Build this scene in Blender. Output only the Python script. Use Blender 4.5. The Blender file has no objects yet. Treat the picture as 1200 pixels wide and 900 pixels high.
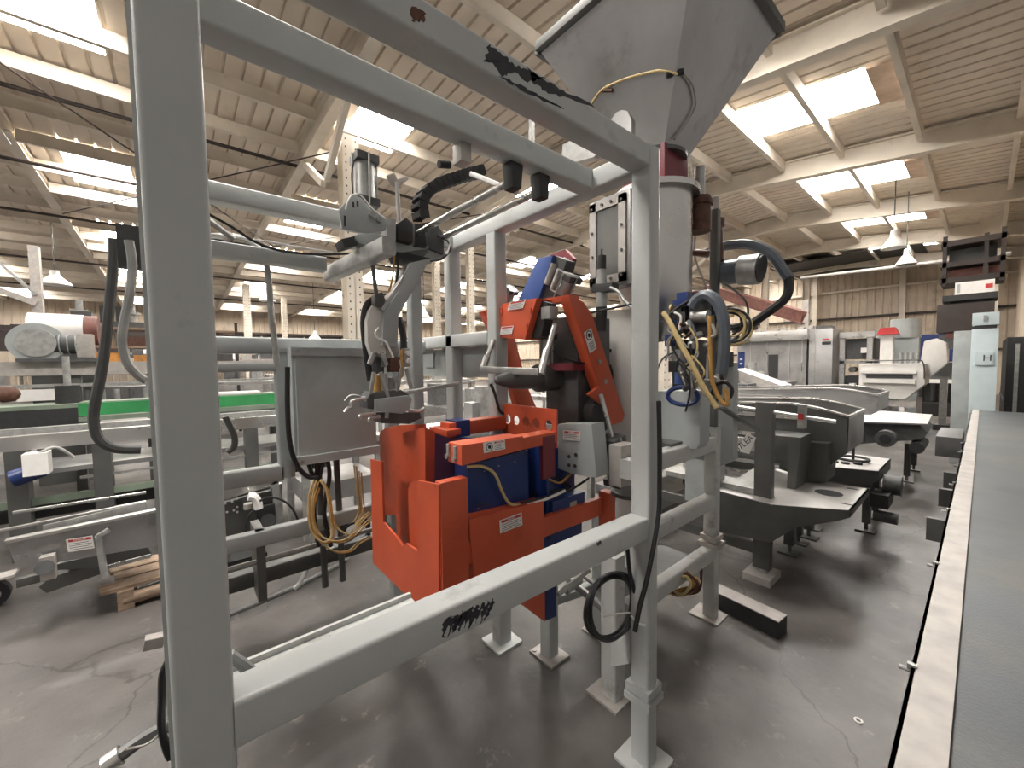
import bpy, bmesh, math, random
from mathutils import Vector, Matrix, Quaternion
random.seed(7)
PI = math.pi
SC = bpy.context.scene
COL = SC.collection
# ------------------------------------------------------------------ camera
CAMR = Matrix(((0.64508967, -0.03042412, 0.76350094), (0.76399437, 0.04282789, -0.64379995), (-0.01311209, 0.99861912, 0.05087169)))
EYE = Vector((0, 0, 1.6)); FPX = 466.0
cam = bpy.data.cameras.new('camera'); cam.sensor_width = 36.0; cam.lens = FPX * 36 / 1200
cam.clip_start = 0.02; cam.clip_end = 200
camo = bpy.data.objects.new('camera', cam); COL.objects.link(camo)
camo.matrix_world = Matrix.Translation(EYE) @ CAMR.to_4x4()
SC.camera = camo
# ------------------------------------------------------------------ light
w = bpy.data.worlds.new('world'); SC.world = w; w.use_nodes = True
bg = w.node_tree.nodes['Background']; bg.inputs[0].default_value = (1.0, 0.93, 0.86, 1); bg.inputs[1].default_value = 0.34
SKYLIGHT = 38.0
SC.view_settings.view_transform = 'Standard'; SC.view_settings.look = 'None'
SC.view_settings.exposure = 0.35; SC.view_settings.gamma = 1.0
try: SC.view_settings.use_curve_mapping = False
except Exception: pass

# ------------------------------------------------------------------ helpers
def at(px, py, X=None, Y=None, Z=None):
    """point seen at a photograph pixel, on the plane X=, Y= or Z= (metres)"""
    r = CAMR @ Vector((px - 600.0, -(py - 450.0), -FPX))
    t = X / r[0] if X is not None else (Y / r[1] if Y is not None else (Z - EYE[2]) / r[2])
    return EYE + r * t

def V(*a): return Vector(a)

class MB:
    def __init__(s): s.v = []; s.f = []; s.sm = []
    def add(s, vs, fs, smooth=False):
        o = len(s.v); s.v += [Vector(v) for v in vs]
        for f in fs: s.f.append([i + o for i in f]); s.sm.append(smooth)
        return s
    def box(s, x0, x1, y0, y1, z0, z1):
        x0, x1 = min(x0, x1), max(x0, x1); y0, y1 = min(y0, y1), max(y0, y1); z0, z1 = min(z0, z1), max(z0, z1)
        return s.add([(x0,y0,z0),(x1,y0,z0),(x1,y1,z0),(x0,y1,z0),(x0,y0,z1),(x1,y0,z1),(x1,y1,z1),(x0,y1,z1)],
              [(0,3,2,1),(4,5,6,7),(0,1,5,4),(1,2,6,5),(2,3,7,6),(3,0,4,7)])
    def prism(s, pts, ext):
        pts = [Vector(p) for p in pts]; ext = Vector(ext); n = len(pts)
        nr = Vector((0,0,0))
        for i in range(n): nr += pts[i].cross(pts[(i+1) % n])
        if nr.dot(ext) > 0: pts.reverse()
        fs = [tuple(range(n)), tuple(range(2*n-1, n-1, -1))] + [(i, i+n, (i+1) % n + n, (i+1) % n) for i in range(n)]
        return s.add(pts + [p + ext for p in pts], fs)
    def beam(s, p0, p1, w, h, r=0.009, up=(0,0,1), seg=3):
        p0, p1 = Vector(p0), Vector(p1); d = (p1 - p0).normalized(); up = Vector(up)
        if abs(d.dot(up)) > .98: up = V(0,1,0)
        sx = d.cross(up).normalized(); uz = sx.cross(d).normalized(); prof = []
        r = min(r, w*.49, h*.49)
        if r <= 0: prof = [(w/2,h/2),(-w/2,h/2),(-w/2,-h/2),(w/2,-h/2)]
        else:
            for cx, cz, a0 in ((w/2-r,h/2-r,0),(-w/2+r,h/2-r,PI/2),(-w/2+r,-h/2+r,PI),(w/2-r,-h/2+r,1.5*PI)):
                for k in range(seg+1):
                    a = a0 + k*PI/2/seg; prof.append((cx + r*math.cos(a), cz + r*math.sin(a)))
        n = len(prof); vs = [p0 + sx*a + uz*b for a, b in prof] + [p1 + sx*a + uz*b for a, b in prof]
        q = seg+1 if r > 0 else 1
        s.add(vs, [(i, i+n, (i+1) % n + n, (i+1) % n) for i in range(n) if (i+1) % q], True)
        s.add(vs, [(i, i+n, (i+1) % n + n, (i+1) % n) for i in range(n) if not (i+1) % q])
        s.add(vs, [tuple(range(n)), tuple(range(2*n-1, n-1, -1))])
        return s
    def cyl(s, p0, p1, r0, r1=None, n=16, cap=True):
        p0, p1 = Vector(p0), Vector(p1); r1 = r0 if r1 is None else r1
        d = (p1 - p0).normalized(); a = d.orthogonal().normalized(); b = d.cross(a)
        vs = [p0 + (a*math.cos(2*PI*i/n) + b*math.sin(2*PI*i/n))*r0 for i in range(n)]
        vs += [p1 + (a*math.cos(2*PI*i/n) + b*math.sin(2*PI*i/n))*r1 for i in range(n)]
        s.add(vs, [(i, (i+1) % n, (i+1) % n + n, i+n) for i in range(n)], True)
        if cap: s.add(vs, [tuple(range(n-1, -1, -1)), tuple(range(n, 2*n))])
        return s
    def tube(s, pts, r, n=8, sub=6, closed=False):
        pts = [Vector(p) for p in pts]; P = []
        m = len(pts)
        if sub > 1 and m > 2:
            rng = m if closed else m - 1
            for i in range(rng):
                if closed: p0,p1,p2,p3 = pts[(i-1)%m],pts[i],pts[(i+1)%m],pts[(i+2)%m]
                else: p0,p1,p2,p3 = pts[max(i-1,0)],pts[i],pts[i+1],pts[min(i+2,m-1)]
                for k in range(sub):
                    t = k/sub
                    P.append(.5*((2*p1)+(-p0+p2)*t+(2*p0-5*p1+4*p2-p3)*t*t+(-p0+3*p1-3*p2+p3)*t**3))
            if not closed: P.append(pts[-1])
        else: P = pts
        L = len(P); vs = []; prev = None
        for i, p in enumerate(P):
            if closed: d = P[(i+1) % L] - P[(i-1) % L]
            else: d = P[min(i+1, L-1)] - P[max(i-1, 0)]
            if d.length < 1e-9: d = V(0,0,1)
            d.normalize()
            a = d.orthogonal() if prev is None else prev - d*prev.dot(d)
            if a.length < 1e-6: a = d.orthogonal()
            a.normalize(); prev = a; b = d.cross(a)
            vs += [p + (a*math.cos(2*PI*k/n) + b*math.sin(2*PI*k/n))*r for k in range(n)]
        fs = []
        for i in range(L if closed else L-1):
            j = (i+1) % L
            for k in range(n): fs.append((i*n+k, i*n+(k+1) % n, j*n+(k+1) % n, j*n+k))
        s.add(vs, fs, True)
        if not closed: s.add(vs, [tuple(range(n-1,-1,-1)), tuple(range((L-1)*n, L*n))])
        return s
    def lathe(s, base, axis, prof, n=24):
        base = Vector(base); d = Vector(axis).normalized(); a = d.orthogonal().normalized(); b = d.cross(a); vs = []
        for r, h in prof: vs += [base + d*h + (a*math.cos(2*PI*k/n) + b*math.sin(2*PI*k/n))*max(r, 1e-4) for k in range(n)]
        fs = [(i*n+k, i*n+(k+1) % n, (i+1)*n+(k+1) % n, (i+1)*n+k) for i in range(len(prof)-1) for k in range(n)]
        return s.add(vs, fs, True)
    def plate_holes(s, o, u, v, W, H, holes, th, n=16):
        """plate with round holes in one row; o corner, u,v unit vectors, holes=[(cx, cy, r)]"""
        o, u, v = Vector(o), Vector(u), Vector(v); nrm = u.cross(v).normalized()*th
        hs = sorted(holes); xs = [0] + [(hs[i][0]+hs[i+1][0])/2 for i in range(len(hs)-1)] + [W]
        for i, (cx, cy, r) in enumerate(hs):
            x0, x1 = xs[i], xs[i+1]; inner = []; outer = []
            for k in range(n):
                a = 2*PI*(k+.5)/n; c, sn = math.cos(a), math.sin(a); inner.append((cx+r*c, cy+r*sn))
                t = min(((x1-cx)/c if c > 0 else (x0-cx)/c) if abs(c) > 1e-6 else 1e9, ((H-cy)/sn if sn > 0 else (0-cy)/sn) if abs(sn) > 1e-6 else 1e9)
                outer.append((cx+t*c, cy+t*sn))
            vs = [o+u*a+v*b for a, b in inner] + [o+u*a+v*b for a, b in outer]; vs += [p+nrm for p in vs]
            fs = []
            for k in range(n):
                j = (k+1) % n
                fs += [(k, j, n+j, n+k), (2*n+k, 3*n+k, 3*n+j, 2*n+j), (k, 2*n+k, 2*n+j, j), (n+k, n+j, 3*n+j, 3*n+k)]
            s.add(vs, fs)
            for (qx, qy) in ((x0,0),(x1,0),(x1,H),(x0,H)):
                ang = math.atan2(qy-cy, qx-cx) % (2*PI); k = int((ang/(2*PI)*n - .5) % n) ; j = (k+1) % n
                a, b, c = o+u*outer[k][0]+v*outer[k][1], o+u*qx+v*qy, o+u*outer[j][0]+v*outer[j][1]
                s.add([a,b,c,a+nrm,b+nrm,c+nrm], [(0,1,2),(5,4,3),(0,3,4,1),(1,4,5,2)])
        return s
    def build(s, name, mat, parent=None, label=None, cat=None, group=None, kind=None, bevel=0):
        mn = Vector([min(v[i] for v in s.v) for i in range(3)]); mx = Vector([max(v[i] for v in s.v) for i in range(3)])
        og = Vector(((mn.x+mx.x)/2, (mn.y+mx.y)/2, mn.z))
        me = bpy.data.meshes.new(name); me.from_pydata([tuple(v-og) for v in s.v], [], s.f)
        me.polygons.foreach_set('use_smooth', s.sm); me.materials.append(mat)
        bm = bmesh.new(); bm.from_mesh(me); bmesh.ops.remove_doubles(bm, verts=bm.verts, dist=1e-5)
        if bevel:
            ed = [e for e in bm.edges if len(e.link_faces) == 2 and e.calc_face_angle(0) > .6]
            bmesh.ops.bevel(bm, geom=ed, offset=bevel, segments=2, affect='EDGES', profile=.7)
            for f in bm.faces: f.smooth = True
        bmesh.ops.recalc_face_normals(bm, faces=bm.faces); bm.to_mesh(me); bm.free()
        try: me.set_sharp_from_angle(angle=R(38))
        except Exception: pass
        o = bpy.data.objects.new(name, me); COL.objects.link(o)
        place(o, og, parent); tag(o, label, cat, group, kind)
        return o

def R(d): return math.radians(d)
WPOS = {}
def place(o, og, parent):
    WPOS[o.name] = og.copy()
    if parent is not None: o.parent = parent; o.location = og - WPOS[parent.name]
    else: o.location = og
def tag(o, label=None, cat=None, group=None, kind=None):
    if label: o['label'] = label
    if cat: o['category'] = cat
    if group: o['group'] = group
    if kind: o['kind'] = kind
def thing(name, loc, label=None, cat=None, group=None, kind=None, parent=None):
    o = bpy.data.objects.new(name, None); COL.objects.link(o); o.empty_display_size = .1
    place(o, Vector(loc), parent); tag(o, label, cat, group, kind); return o
def pX(m, pts, X, th): return m.prism([at(a, b, X=X) for a, b in pts], V(-th, 0, 0))
def pY(m, pts, Y, th): return m.prism([at(a, b, Y=Y) for a, b in pts], V(0, th, 0))
def pZ(m, pts, Z, th): return m.prism([at(a, b, Z=Z) for a, b in pts], V(0, 0, -th))
def hose(pts, r, **k): return MB().tube(pts, r, **k)

def text(body, size, loc, u, v, mat, parent, name='lettering', align='CENTER'):
    c = bpy.data.curves.new('t', 'FONT'); c.body = body; c.size = size; c.align_x = align; c.align_y = 'CENTER'; c.extrude = .0004
    t = bpy.data.objects.new('t', c); COL.objects.link(t); dg = bpy.context.evaluated_depsgraph_get()
    me = bpy.data.meshes.new_from_object(t.evaluated_get(dg)); bpy.data.objects.remove(t)
    u = Vector(u).normalized(); v = Vector(v).normalized(); n = u.cross(v)
    me.transform(Matrix((u, v, n)).transposed().to_4x4()); me.materials.clear(); me.materials.append(mat)
    o = bpy.data.objects.new(name, me); COL.objects.link(o); place(o, Vector(loc), parent); return o

# ------------------------------------------------------------------ materials
def mat(name, col, rough=.5, metal=0, var=.12, scale=6, bump=.0, bscale=60, dirt=None, dscale=3, dlo=.5, dhi=.72, emit=0, spec=None, stretch=(1,1,1)):
    m = bpy.data.materials.new(name); m.use_nodes = True; nt = m.node_tree; N = nt.nodes; L = nt.links
    b = N['Principled BSDF']; b.inputs['Roughness'].default_value = rough; b.inputs['Metallic'].default_value = metal
    if spec is not None: b.inputs['Specular IOR Level'].default_value = spec
    tc = N.new('ShaderNodeNewGeometry'); mp = N.new('ShaderNodeMapping'); mp.inputs['Scale'].default_value = stretch
    L.new(tc.outputs['Position'], mp.inputs['Vector'])
    nz = N.new('ShaderNodeTexNoise'); nz.inputs['Scale'].default_value = scale; nz.inputs['Detail'].default_value = 6
    L.new(mp.outputs[0], nz.inputs['Vector'])
    cr = N.new('ShaderNodeValToRGB'); cr.color_ramp.elements[0].position = .3; cr.color_ramp.elements[1].position = .7
    c = Vector(col); cr.color_ramp.elements[0].color = (*[max(0, x*(1-var)) for x in c], 1); cr.color_ramp.elements[1].color = (*[min(1, x*(1+var)) for x in c], 1)
    L.new(nz.outputs['Fac'], cr.inputs[0]); out = cr.outputs[0]
    if dirt:
        n2 = N.new('ShaderNodeTexNoise'); n2.inputs['Scale'].default_value = dscale; n2.inputs['Detail'].default_value = 8; n2.inputs['Roughness'].default_value = .65
        L.new(mp.outputs[0], n2.inputs['Vector'])
        r2 = N.new('ShaderNodeMapRange'); r2.inputs[1].default_value = dlo; r2.inputs[2].default_value = dhi
        L.new(n2.outputs['Fac'], r2.inputs[0]); mx = N.new('ShaderNodeMix'); mx.data_type = 'RGBA'
        L.new(r2.outputs[0], mx.inputs[0]); L.new(out, mx.inputs[6]); mx.inputs[7].default_value = (*dirt, 1); out = mx.outputs[2]
    L.new(out, b.inputs['Base Color'])
    if metal > .3:
        rr = N.new('ShaderNodeMapRange'); rr.inputs[3].default_value = max(.05, rough-.1); rr.inputs[4].default_value = rough+.12
        L.new(nz.outputs['Fac'], rr.inputs[0]); L.new(rr.outputs[0], b.inputs['Roughness'])
    if bump:
        n3 = N.new('ShaderNodeTexNoise'); n3.inputs['Scale'].default_value = bscale; L.new(mp.outputs[0], n3.inputs['Vector'])
        bp = N.new('ShaderNodeBump'); bp.inputs['Strength'].default_value = bump; bp.inputs['Distance'].default_value = .01
        L.new(n3.outputs['Fac'], bp.inputs['Height']); L.new(bp.outputs[0], b.inputs['Normal'])
    if emit: b.inputs['Emission Color'].default_value = (*col, 1); b.inputs['Emission Strength'].default_value = emit
    return m
M = dict(
 frame=mat('grey_green_paint', (.44,.455,.445), .34, 0, .06, 5, .03, 90, dirt=(.15,.145,.135), dscale=5, dlo=.60, dhi=.85),
 framewhite=mat('worn_pale_paint', (.44,.445,.43), .40, 0, .08, 8, dirt=(.17,.155,.14), dscale=9, dlo=.56, dhi=.75),
 stain=mat('scuffed_stainless', (.38,.375,.37), .36, .8, .15, 3, dirt=(.2,.19,.17), dscale=4, dlo=.55, dhi=.8),
 stainb=mat('brushed_stainless', (.56,.55,.53), .28, .9, .1, 3),
 dkstain=mat('dull_grey_steel', (.11,.11,.105), .42, .5, .2, 4),
 galv=mat('galvanised_steel', (.36,.36,.345), .45, .6, .2, 20),
 orange=mat('orange_red_paint', (.52,.085,.034), .42, 0, .1, 6, dirt=(.30,.05,.02), dscale=5, dlo=.58, dhi=.85),
 blue=mat('dark_blue_paint', (.012,.03,.13), .35, 0, .15, 6),
 blue2=mat('mid_blue_paint', (.05,.10,.30), .4, 0, .15, 6),
 maroon=mat('maroon_paint', (.16,.02,.03), .45),
 rustred=mat('rust_red_steel', (.16,.06,.045), .6, 0, .3, 10),
 brown=mat('rusty_brown_iron', (.10,.045,.03), .6, .3, .4, 30),
 black=mat('black_rubber', (.012,.012,.014), .4, 0, .2, 20),
 blackm=mat('matt_black_metal', (.02,.02,.02), .6, 0, .2, 20),
 dkgrey=mat('dark_grey_plastic', (.07,.07,.07), .5, 0, .2, 20),
 bluehose=mat('blue_grey_hose', (.09,.105,.125), .35, 0, .1, 20),
 yellow=mat('cream_yellow_tube', (.55,.42,.20), .4, 0, .15, 30),
 amber=mat('amber_tube', (.45,.25,.07), .4, 0, .2, 30),
 grey=mat('mid_grey_paint', (.33,.35,.345), .45, 0, .12, 4, dirt=(.21,.215,.21), dscale=2.4, dlo=.55, dhi=.85),
 white=mat('off_white_paint', (.60,.58,.545), .5, 0, .06, 8),
 label=mat('label_white', (.75,.73,.70), .5, 0, .04, 20),
 red=mat('label_red', (.45,.03,.03), .5), ink=mat('label_ink', (.02,.02,.02), .6),
 tan=mat('tan_corrugated_paint', (.52,.44,.345), .6, 0, .10, 1.2, dirt=(.24,.17,.12), dscale=1.1, dlo=.56, dhi=.85),
 roof=mat('tan_roof_sheet', (.66,.575,.48), .6, 0, .08, .8, dirt=(.30,.21,.15), dscale=.8, dlo=.58, dhi=.85),
 beamtan=mat('painted_roof_beam', (.62,.56,.475), .55, 0, .1, 2, dirt=(.2,.13,.09), dscale=1.6, dlo=.62, dhi=.85),
 darkband=mat('dark_brown_panel', (.035,.025,.022), .7, 0, .3, 3),
 belt=mat('blue_grey_belt', (.075,.083,.09), .45, 0, .18, 2.5, .1, 150, dirt=(.125,.122,.11), dscale=2.2, dlo=.48, dhi=.75),
 tanedge=mat('dusty_metal_edge', (.36,.335,.31), .5, .2, .15, 14),
 wood=mat('weathered_wood', (.27,.19,.13), .7, 0, .35, 12, .2, 50, stretch=(4,1,4)),
 green=mat('green_guard', (.03,.22,.07), .4, 0, .2, 4), greengrey=mat('green_grey_belt', (.16,.20,.15), .5, 0, .2, 4),
 worktop=mat('pale_worktop_steel', (.50,.485,.465), .4, .45, .15, 5),
 encl=mat('enclosure_grey', (.42,.455,.45), .5, 0, .1, 4, dirt=(.30,.31,.305), dscale=2.2),
 patch=mat('browned_sheet', (.34,.25,.19), .7, 0, .25, 4),
 paleblue=mat('pale_blue_paint', (.52,.60,.62), .45, 0, .05, 6),
 chip=mat('bare_dark_primer', (.025,.022,.03), .6, 0, .3, 40), rust=mat('rust_spot', (.11,.05,.03), .8, 0, .4, 60),
 plastic=mat('clear_glass', (.5,.5,.5), .1), orangewood=mat('orange_crate', (.50,.22,.05), .6, 0, .3, 10),
)
def skymat():
    m = bpy.data.materials.new('skylight_sheet'); m.use_nodes = True; b = m.node_tree.nodes['Principled BSDF']
    b.inputs['Base Color'].default_value = (.8,.8,.8,1); b.inputs['Emission Color'].default_value = (1,.965,.92,1); b.inputs['Emission Strength'].default_value = SKYLIGHT; return m
M['sky'] = skymat()
def floormat():
    m = bpy.data.materials.new('worn_concrete'); m.use_nodes = True; nt = m.node_tree; N = nt.nodes; L = nt.links; b = N['Principled BSDF']
    g = N.new('ShaderNodeNewGeometry')
    def noise(sc, det=8, ro=.6, vec=None):
        n = N.new('ShaderNodeTexNoise'); n.inputs['Scale'].default_value = sc; n.inputs['Detail'].default_value = det; n.inputs['Roughness'].default_value = ro
        L.new(vec or g.outputs['Position'], n.inputs['Vector']); return n.outputs['Fac']
    def mixc(fac, a, c, lo, hi, mode='MIX'):
        r = N.new('ShaderNodeMapRange'); r.inputs[1].default_value = lo; r.inputs[2].default_value = hi; L.new(fac, r.inputs[0])
        x = N.new('ShaderNodeMix'); x.data_type = 'RGBA'; x.blend_type = mode; L.new(r.outputs[0], x.inputs[0])
        if isinstance(a, tuple): x.inputs[6].default_value = (*a, 1)
        else: L.new(a, x.inputs[6])
        x.inputs[7].default_value = (*c, 1); return x.outputs[2]
    c = mixc(noise(1.3), (.070,.062,.058), (.135,.124,.115), .35, .68)
    c = mixc(noise(.55, 5), c, (.028,.025,.023), .46, .64)
    c = mixc(noise(7, 8, .7), c, (.24,.215,.19), .60, .78)
    c = mixc(noise(22, 6, .7), c, (.05,.04,.038), .60, .78)
    # fine cracks along warped cell borders
    wv = N.new('ShaderNodeTexNoise'); wv.inputs['Scale'].default_value = 2.2; wv.inputs['Detail'].default_value = 6; L.new(g.outputs['Position'], wv.inputs['Vector'])
    ad = N.new('ShaderNodeVectorMath'); ad.operation = 'MULTIPLY_ADD'; L.new(wv.outputs['Color'], ad.inputs[0]); ad.inputs[1].default_value = (.55,.55,0); L.new(g.outputs['Position'], ad.inputs[2])
    vo = N.new('ShaderNodeTexVoronoi'); vo.feature = 'DISTANCE_TO_EDGE'; vo.inputs['Scale'].default_value = .42; L.new(ad.outputs[0], vo.inputs['Vector'])
    r = N.new('ShaderNodeMapRange'); r.inputs[1].default_value = .0; r.inputs[2].default_value = .0035; r.inputs[3].default_value = 1; r.inputs[4].default_value = 0; L.new(vo.outputs['Distance'], r.inputs[0])
    c = mixc(r.outputs[0], c, (.035,.03,.027), 0, 1.25)
    L.new(c, b.inputs['Base Color'])
    rr = N.new('ShaderNodeMapRange'); rr.inputs[3].default_value = .30; rr.inputs[4].default_value = .52; L.new(noise(2.5), rr.inputs[0]); L.new(rr.outputs[0], b.inputs['Roughness'])
    bp = N.new('ShaderNodeBump'); bp.inputs['Strength'].default_value = .15; bp.inputs['Distance'].default_value = .01; L.new(noise(30), bp.inputs['Height']); L.new(bp.outputs[0], b.inputs['Normal'])
    return m
M['floor'] = floormat()

# ================================================================== STRUCTURE
XL, XR, Y0, Y1 = -33.0, 0.85, -7.0, 27.0
m = MB(); m.box(XL, 9, Y0-3, Y1, -.2, 0); m.build('floor', M['floor'], kind='structure')

XRIDGE = -4.5
def roofz(x): return 5.86 - .115*x if x > XRIDGE else 5.86 - .115*XRIDGE + (x-XRIDGE)*.031
ceil = thing('ceiling', (0, 0, 5.86), kind='structure')
ybay = [-6.6 + 4.4*k for k in range(8)]        # girders
rows = [(-31.0,-29.0), (-25.5,-23.2), (-19.8,-17.1), (-14.1,-11.95), (-8.55,-7.3), (-3.12,-1.3)]
def sheet(x0, x1, y0, y1, name='roof_sheet', mt=None):
    m = MB(); p = .26; h = .045; ys = []
    y = math.floor(y0/p)*p
    while y < y1-1e-3:
        for dy, dz in ((0,0),(.205,0),(.215,h),(.25,h)):
            if y0 < y+dy < y1: ys.append((y+dy, dz))
        y += p
    ys.insert(0, (y0, 0)); ys.append((y1, 0)); a, c = roofz(x0), roofz(x1)
    vs = []; n = len(ys)
    for yy, dz in ys: vs += [(x0, yy, a+dz), (x1, yy, c+dz), (x0, yy, a+.07), (x1, yy, c+.07)]
    fs = []
    for i in range(n-1): fs += [(4*i, 4*i+1, 4*i+5, 4*i+4), (4*i+2, 4*i+6, 4*i+7, 4*i+3)]
    m.add(vs, fs); return m.build(name, mt or M['roof'], ceil)
xb = [XL]
for a, c in rows: xb += [a, c]
xb += [XR+.3]
def skip_sky(ri, yb): return False
ex = sorted(set(xb + [XRIDGE]))
for k, yb in enumerate(ybay):
    ya, yc = yb, yb+4.4
    if k == len(ybay)-1: yc = Y1
    if k == 0: ya = Y0
    for i in range(len(ex)-1):
        x0, x1 = ex[i], ex[i+1]
        s0, s1 = (yb+1.55, yb+2.85) if x0 > -5 else (yb+.55, yb+1.6)
        if (x0, x1) in rows and s1 < Y1:
            sheet(x0, x1, ya, s0); sheet(x0, x1, s1, yc)
            mm = MB(); a, c = roofz(x0), roofz(x1)
            mm.prism([(x0,s0,a),(x1,s0,c),(x1,s1,c),(x0,s1,a)], V(0,0,.05)); mm.build('skylight_sheet', M['sky'], ceil)
        else: sheet(x0, x1, ya, yc)
# one browned replacement sheet beside each nearest skylight
for yb in ybay[3:6]:
    m = MB(); m.prism([(-1.29,yb+1.55,roofz(-1.29)-.04),(-.93,yb+1.55,roofz(-.93)-.04),(-.93,yb+2.85,roofz(-.93)-.04),(-1.29,yb+2.85,roofz(-1.29)-.04)], V(0,0,-.004)); m.build('patch_sheet', M['patch'], ceil)
# purlins (C sections) along Y
px_ = [.3, -.87, -2.03, -3.1, -4.25, -5.5, -6.7] + [-7.9-1.3*i for i in range(19)]
for x in px_:
    m = MB(); z = roofz(x)-.035
    for j in range(len(ybay)):
        ya = ybay[j]+.09; yc = (ybay[j+1] if j+1 < len(ybay) else Y1)-.09
        m.box(x-.012, x+.012, ya, yc, z-.21, z); m.box(x-.07, x+.012, ya, yc, z-.225, z-.205); m.box(x-.07, x-.055, ya, yc, z-.205, z-.185)
    m.build('purlin', M['beamtan'], ceil)
# girders along X at every bay line
for yb in ybay:
    m = MB()
    for xa, xc, dp in ((XR, XRIDGE, .40), (XRIDGE, -11.5, .40), (-11.5, XL, .17)):
        za, zc = roofz(xa)-.05, roofz(xc)-.05
        m.prism([(xa,yb-.08,za),(xc,yb-.08,zc),(xc,yb-.08,zc-.03),(xa,yb-.08,za-.03)], V(0,.16,0))
        m.prism([(xa,yb-.01,za-.03),(xc,yb-.01,zc-.03),(xc,yb-.01,zc-dp),(xa,yb-.01,za-dp)], V(0,.02,0))
        m.prism([(xa,yb-.09,za-dp),(xc,yb-.09,zc-dp),(xc,yb-.09,zc-dp-.03),(xa,yb-.09,za-dp-.03)], V(0,.18,0))
    m.build('girder', M['beamtan'], ceil)
for i, (x, z_) in enumerate(((-9.6,.34),(-12.4,.40),(-16.0,.34),(-21.2,.40),(-26.8,.36))):  # dark pipes added to stand in for shadow lines along the left purlins
    MB().cyl((x,-7,roofz(x)-z_),(x,26.5,roofz(x)-z_),.035,n=8).build('shade_line_pipe', M['darkband'], ceil)
for yb in ybay[1:6]:
    for sx in (-1, 1): MB().beam((-7.77+sx*1.3,yb,roofz(-7.77)-.55),(-7.77+sx*.1,yb,roofz(-7.77)-1.35),.09,.12,r=0).build('knee_brace', M['beamtan'], ceil)
# thin wind-brace rods
for i, (a, c) in enumerate((((-8,2.6),(-15,7.2)), ((-15,2.6),(-8,7.2)), ((-15,-2),(-8,2.6)), ((-8,-2),(-15,2.6)))):
    p, q = V(a[0],a[1],roofz(a[0])-.55), V(c[0],c[1],roofz(c[0])-.55)
    MB().cyl(p, q, .014, n=6).build('brace_rod', M['darkband'], ceil)

def corrug_x(x0, x1, y, z0, z1, p=.3, d=.04):     # wall facing -Y
    m = MB(); pts = []; x = x0
    while x < x1-1e-3:
        for dx, dy in ((0,0),(.2,0),(.225,-d),(.275,-d)):
            if x+dx < x1: pts.append((x+dx, y+dy))
        x += p
    pts.append((x1, y)); vs = []
    for a, b in pts: vs += [(a,b,z0),(a,b,z1)]
    m.add(vs, [(2*i,2*i+2,2*i+3,2*i+1) for i in range(len(pts)-1)]); return m
def corrug_y(y0, y1, x, z0, z1, p=.3, d=.04, sgn=1):
    m = MB(); pts = []; y = y0
    while y < y1-1e-3:
        for dy, dx in ((0,0),(.2,0),(.225,d),(.275,d)):
            if y+dy < y1: pts.append((x+sgn*dx, y+dy))
        y += p
    pts.append((x, y1)); vs = []
    for a, b in pts: vs += [(a,b,z0),(a,b,z1)]
    m.add(vs, [(2*i,2*i+2,2*i+3,2*i+1) for i in range(len(pts)-1)]); return m
wb = thing('wall_back', (0, Y1, 0), kind='structure')
corrug_x(XL, XR, Y1, .0, 6.9).build('wall_sheet', M['tan'], wb)
for z in (1.9, 3.7, 5.1): MB().box(XL, XR, Y1-.2, Y1-.06, z, z+.10).build('girt', M['darkband'] if z < 5 else M['beamtan'], wb)
for x in (-2.6, -6.0, -9.4, -14, -20, -26): MB().box(x-.1, x+.1, Y1-.42, Y1-.2, 0, roofz(x)-.3).build('wall_post', M['beamtan'], wb)
wl = thing('wall_left', (XL, 0, 0), kind='structure')
corrug_y(Y0, Y1, XL, 3.9, 6.0).build('wall_sheet', M['tan'], wl)
MB().box(XL-.1, XL, Y0, Y1, 2.6, 3.92).build('dark_band', M['darkband'], wl)
corrug_y(Y0, Y1, XL, 0, 2.6).build('wall_sheet', M['tan'], wl)
wr = thing('wall_right', (XR, 15, 0), kind='structure')
corrug_y(9, Y1, XR, 0, 5.9, sgn=-1).build('wall_sheet', M['tan'], wr)

# ------------------------------------------------------------ roof columns
def perfcol(x, y, w, label, z0=0):
    t = thing('roof_column', (x, y, z0), label, 'column')
    m = MB(); z1 = roofz(x)-.45
    m.box(x-w/2, x-w/2+.012, y-w/2, y+w/2, z0, z1); m.box(x+w/2-.012, x+w/2, y-w/2, y+w/2, z0, z1); m.box(x-w/2, x+w/2, y-.006, y+.006, z0, z1)
    m.build('column_shaft', M['beamtan'], t)
    h = MB(); z = z0+.4
    while z < z1-.1:
        for s in (-1, 1): h.box(x+w/2-.001, x+w/2+.002, y+s*w*.3-.012, y+s*w*.3+.012, z, z+.03)
        z += .14
    h.build('slot_row', M['ink'], t, kind='stuff')
    MB().box(x-w*.8, x+w*.8, y-w*.8, y+w*.8, z0, z0+.02).build('base_plate', M['galv'], t)
perfcol(-7.77, 2.62, .30, 'tall slotted cream column rising behind the grey gripper arm')
perfcol(-21.9, 2.6, .28, 'thin slotted cream column behind the curved conduit beside the big near post')
perfcol(-12.66, 7.2, .22, 'cream column between the gripper arm and the middle grey frame post')
perfcol(-10.6, 7.25, .20, 'slim cream column just left of the middle grey frame post')
perfcol(-16.0, 7.3, .20, 'pale column right behind the slanting gripper arm')
perfcol(-4.05, 7.2, .26, 'slotted cream column left of the silo inspection window')
perfcol(-6.85, 16.4, .26, 'cream column behind the grey motor and black looping hose')
perfcol(-6.63, 21.0, .26, 'cream column at the end of the dark red crane beam')
perfcol(-5.9, 24.6, .28, 'cream column right of the dark red crane beam, near the back wall')
perfcol(.0, 17, .40, 'rusty column behind the pale blue control cabinet by the right wall')
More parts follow.
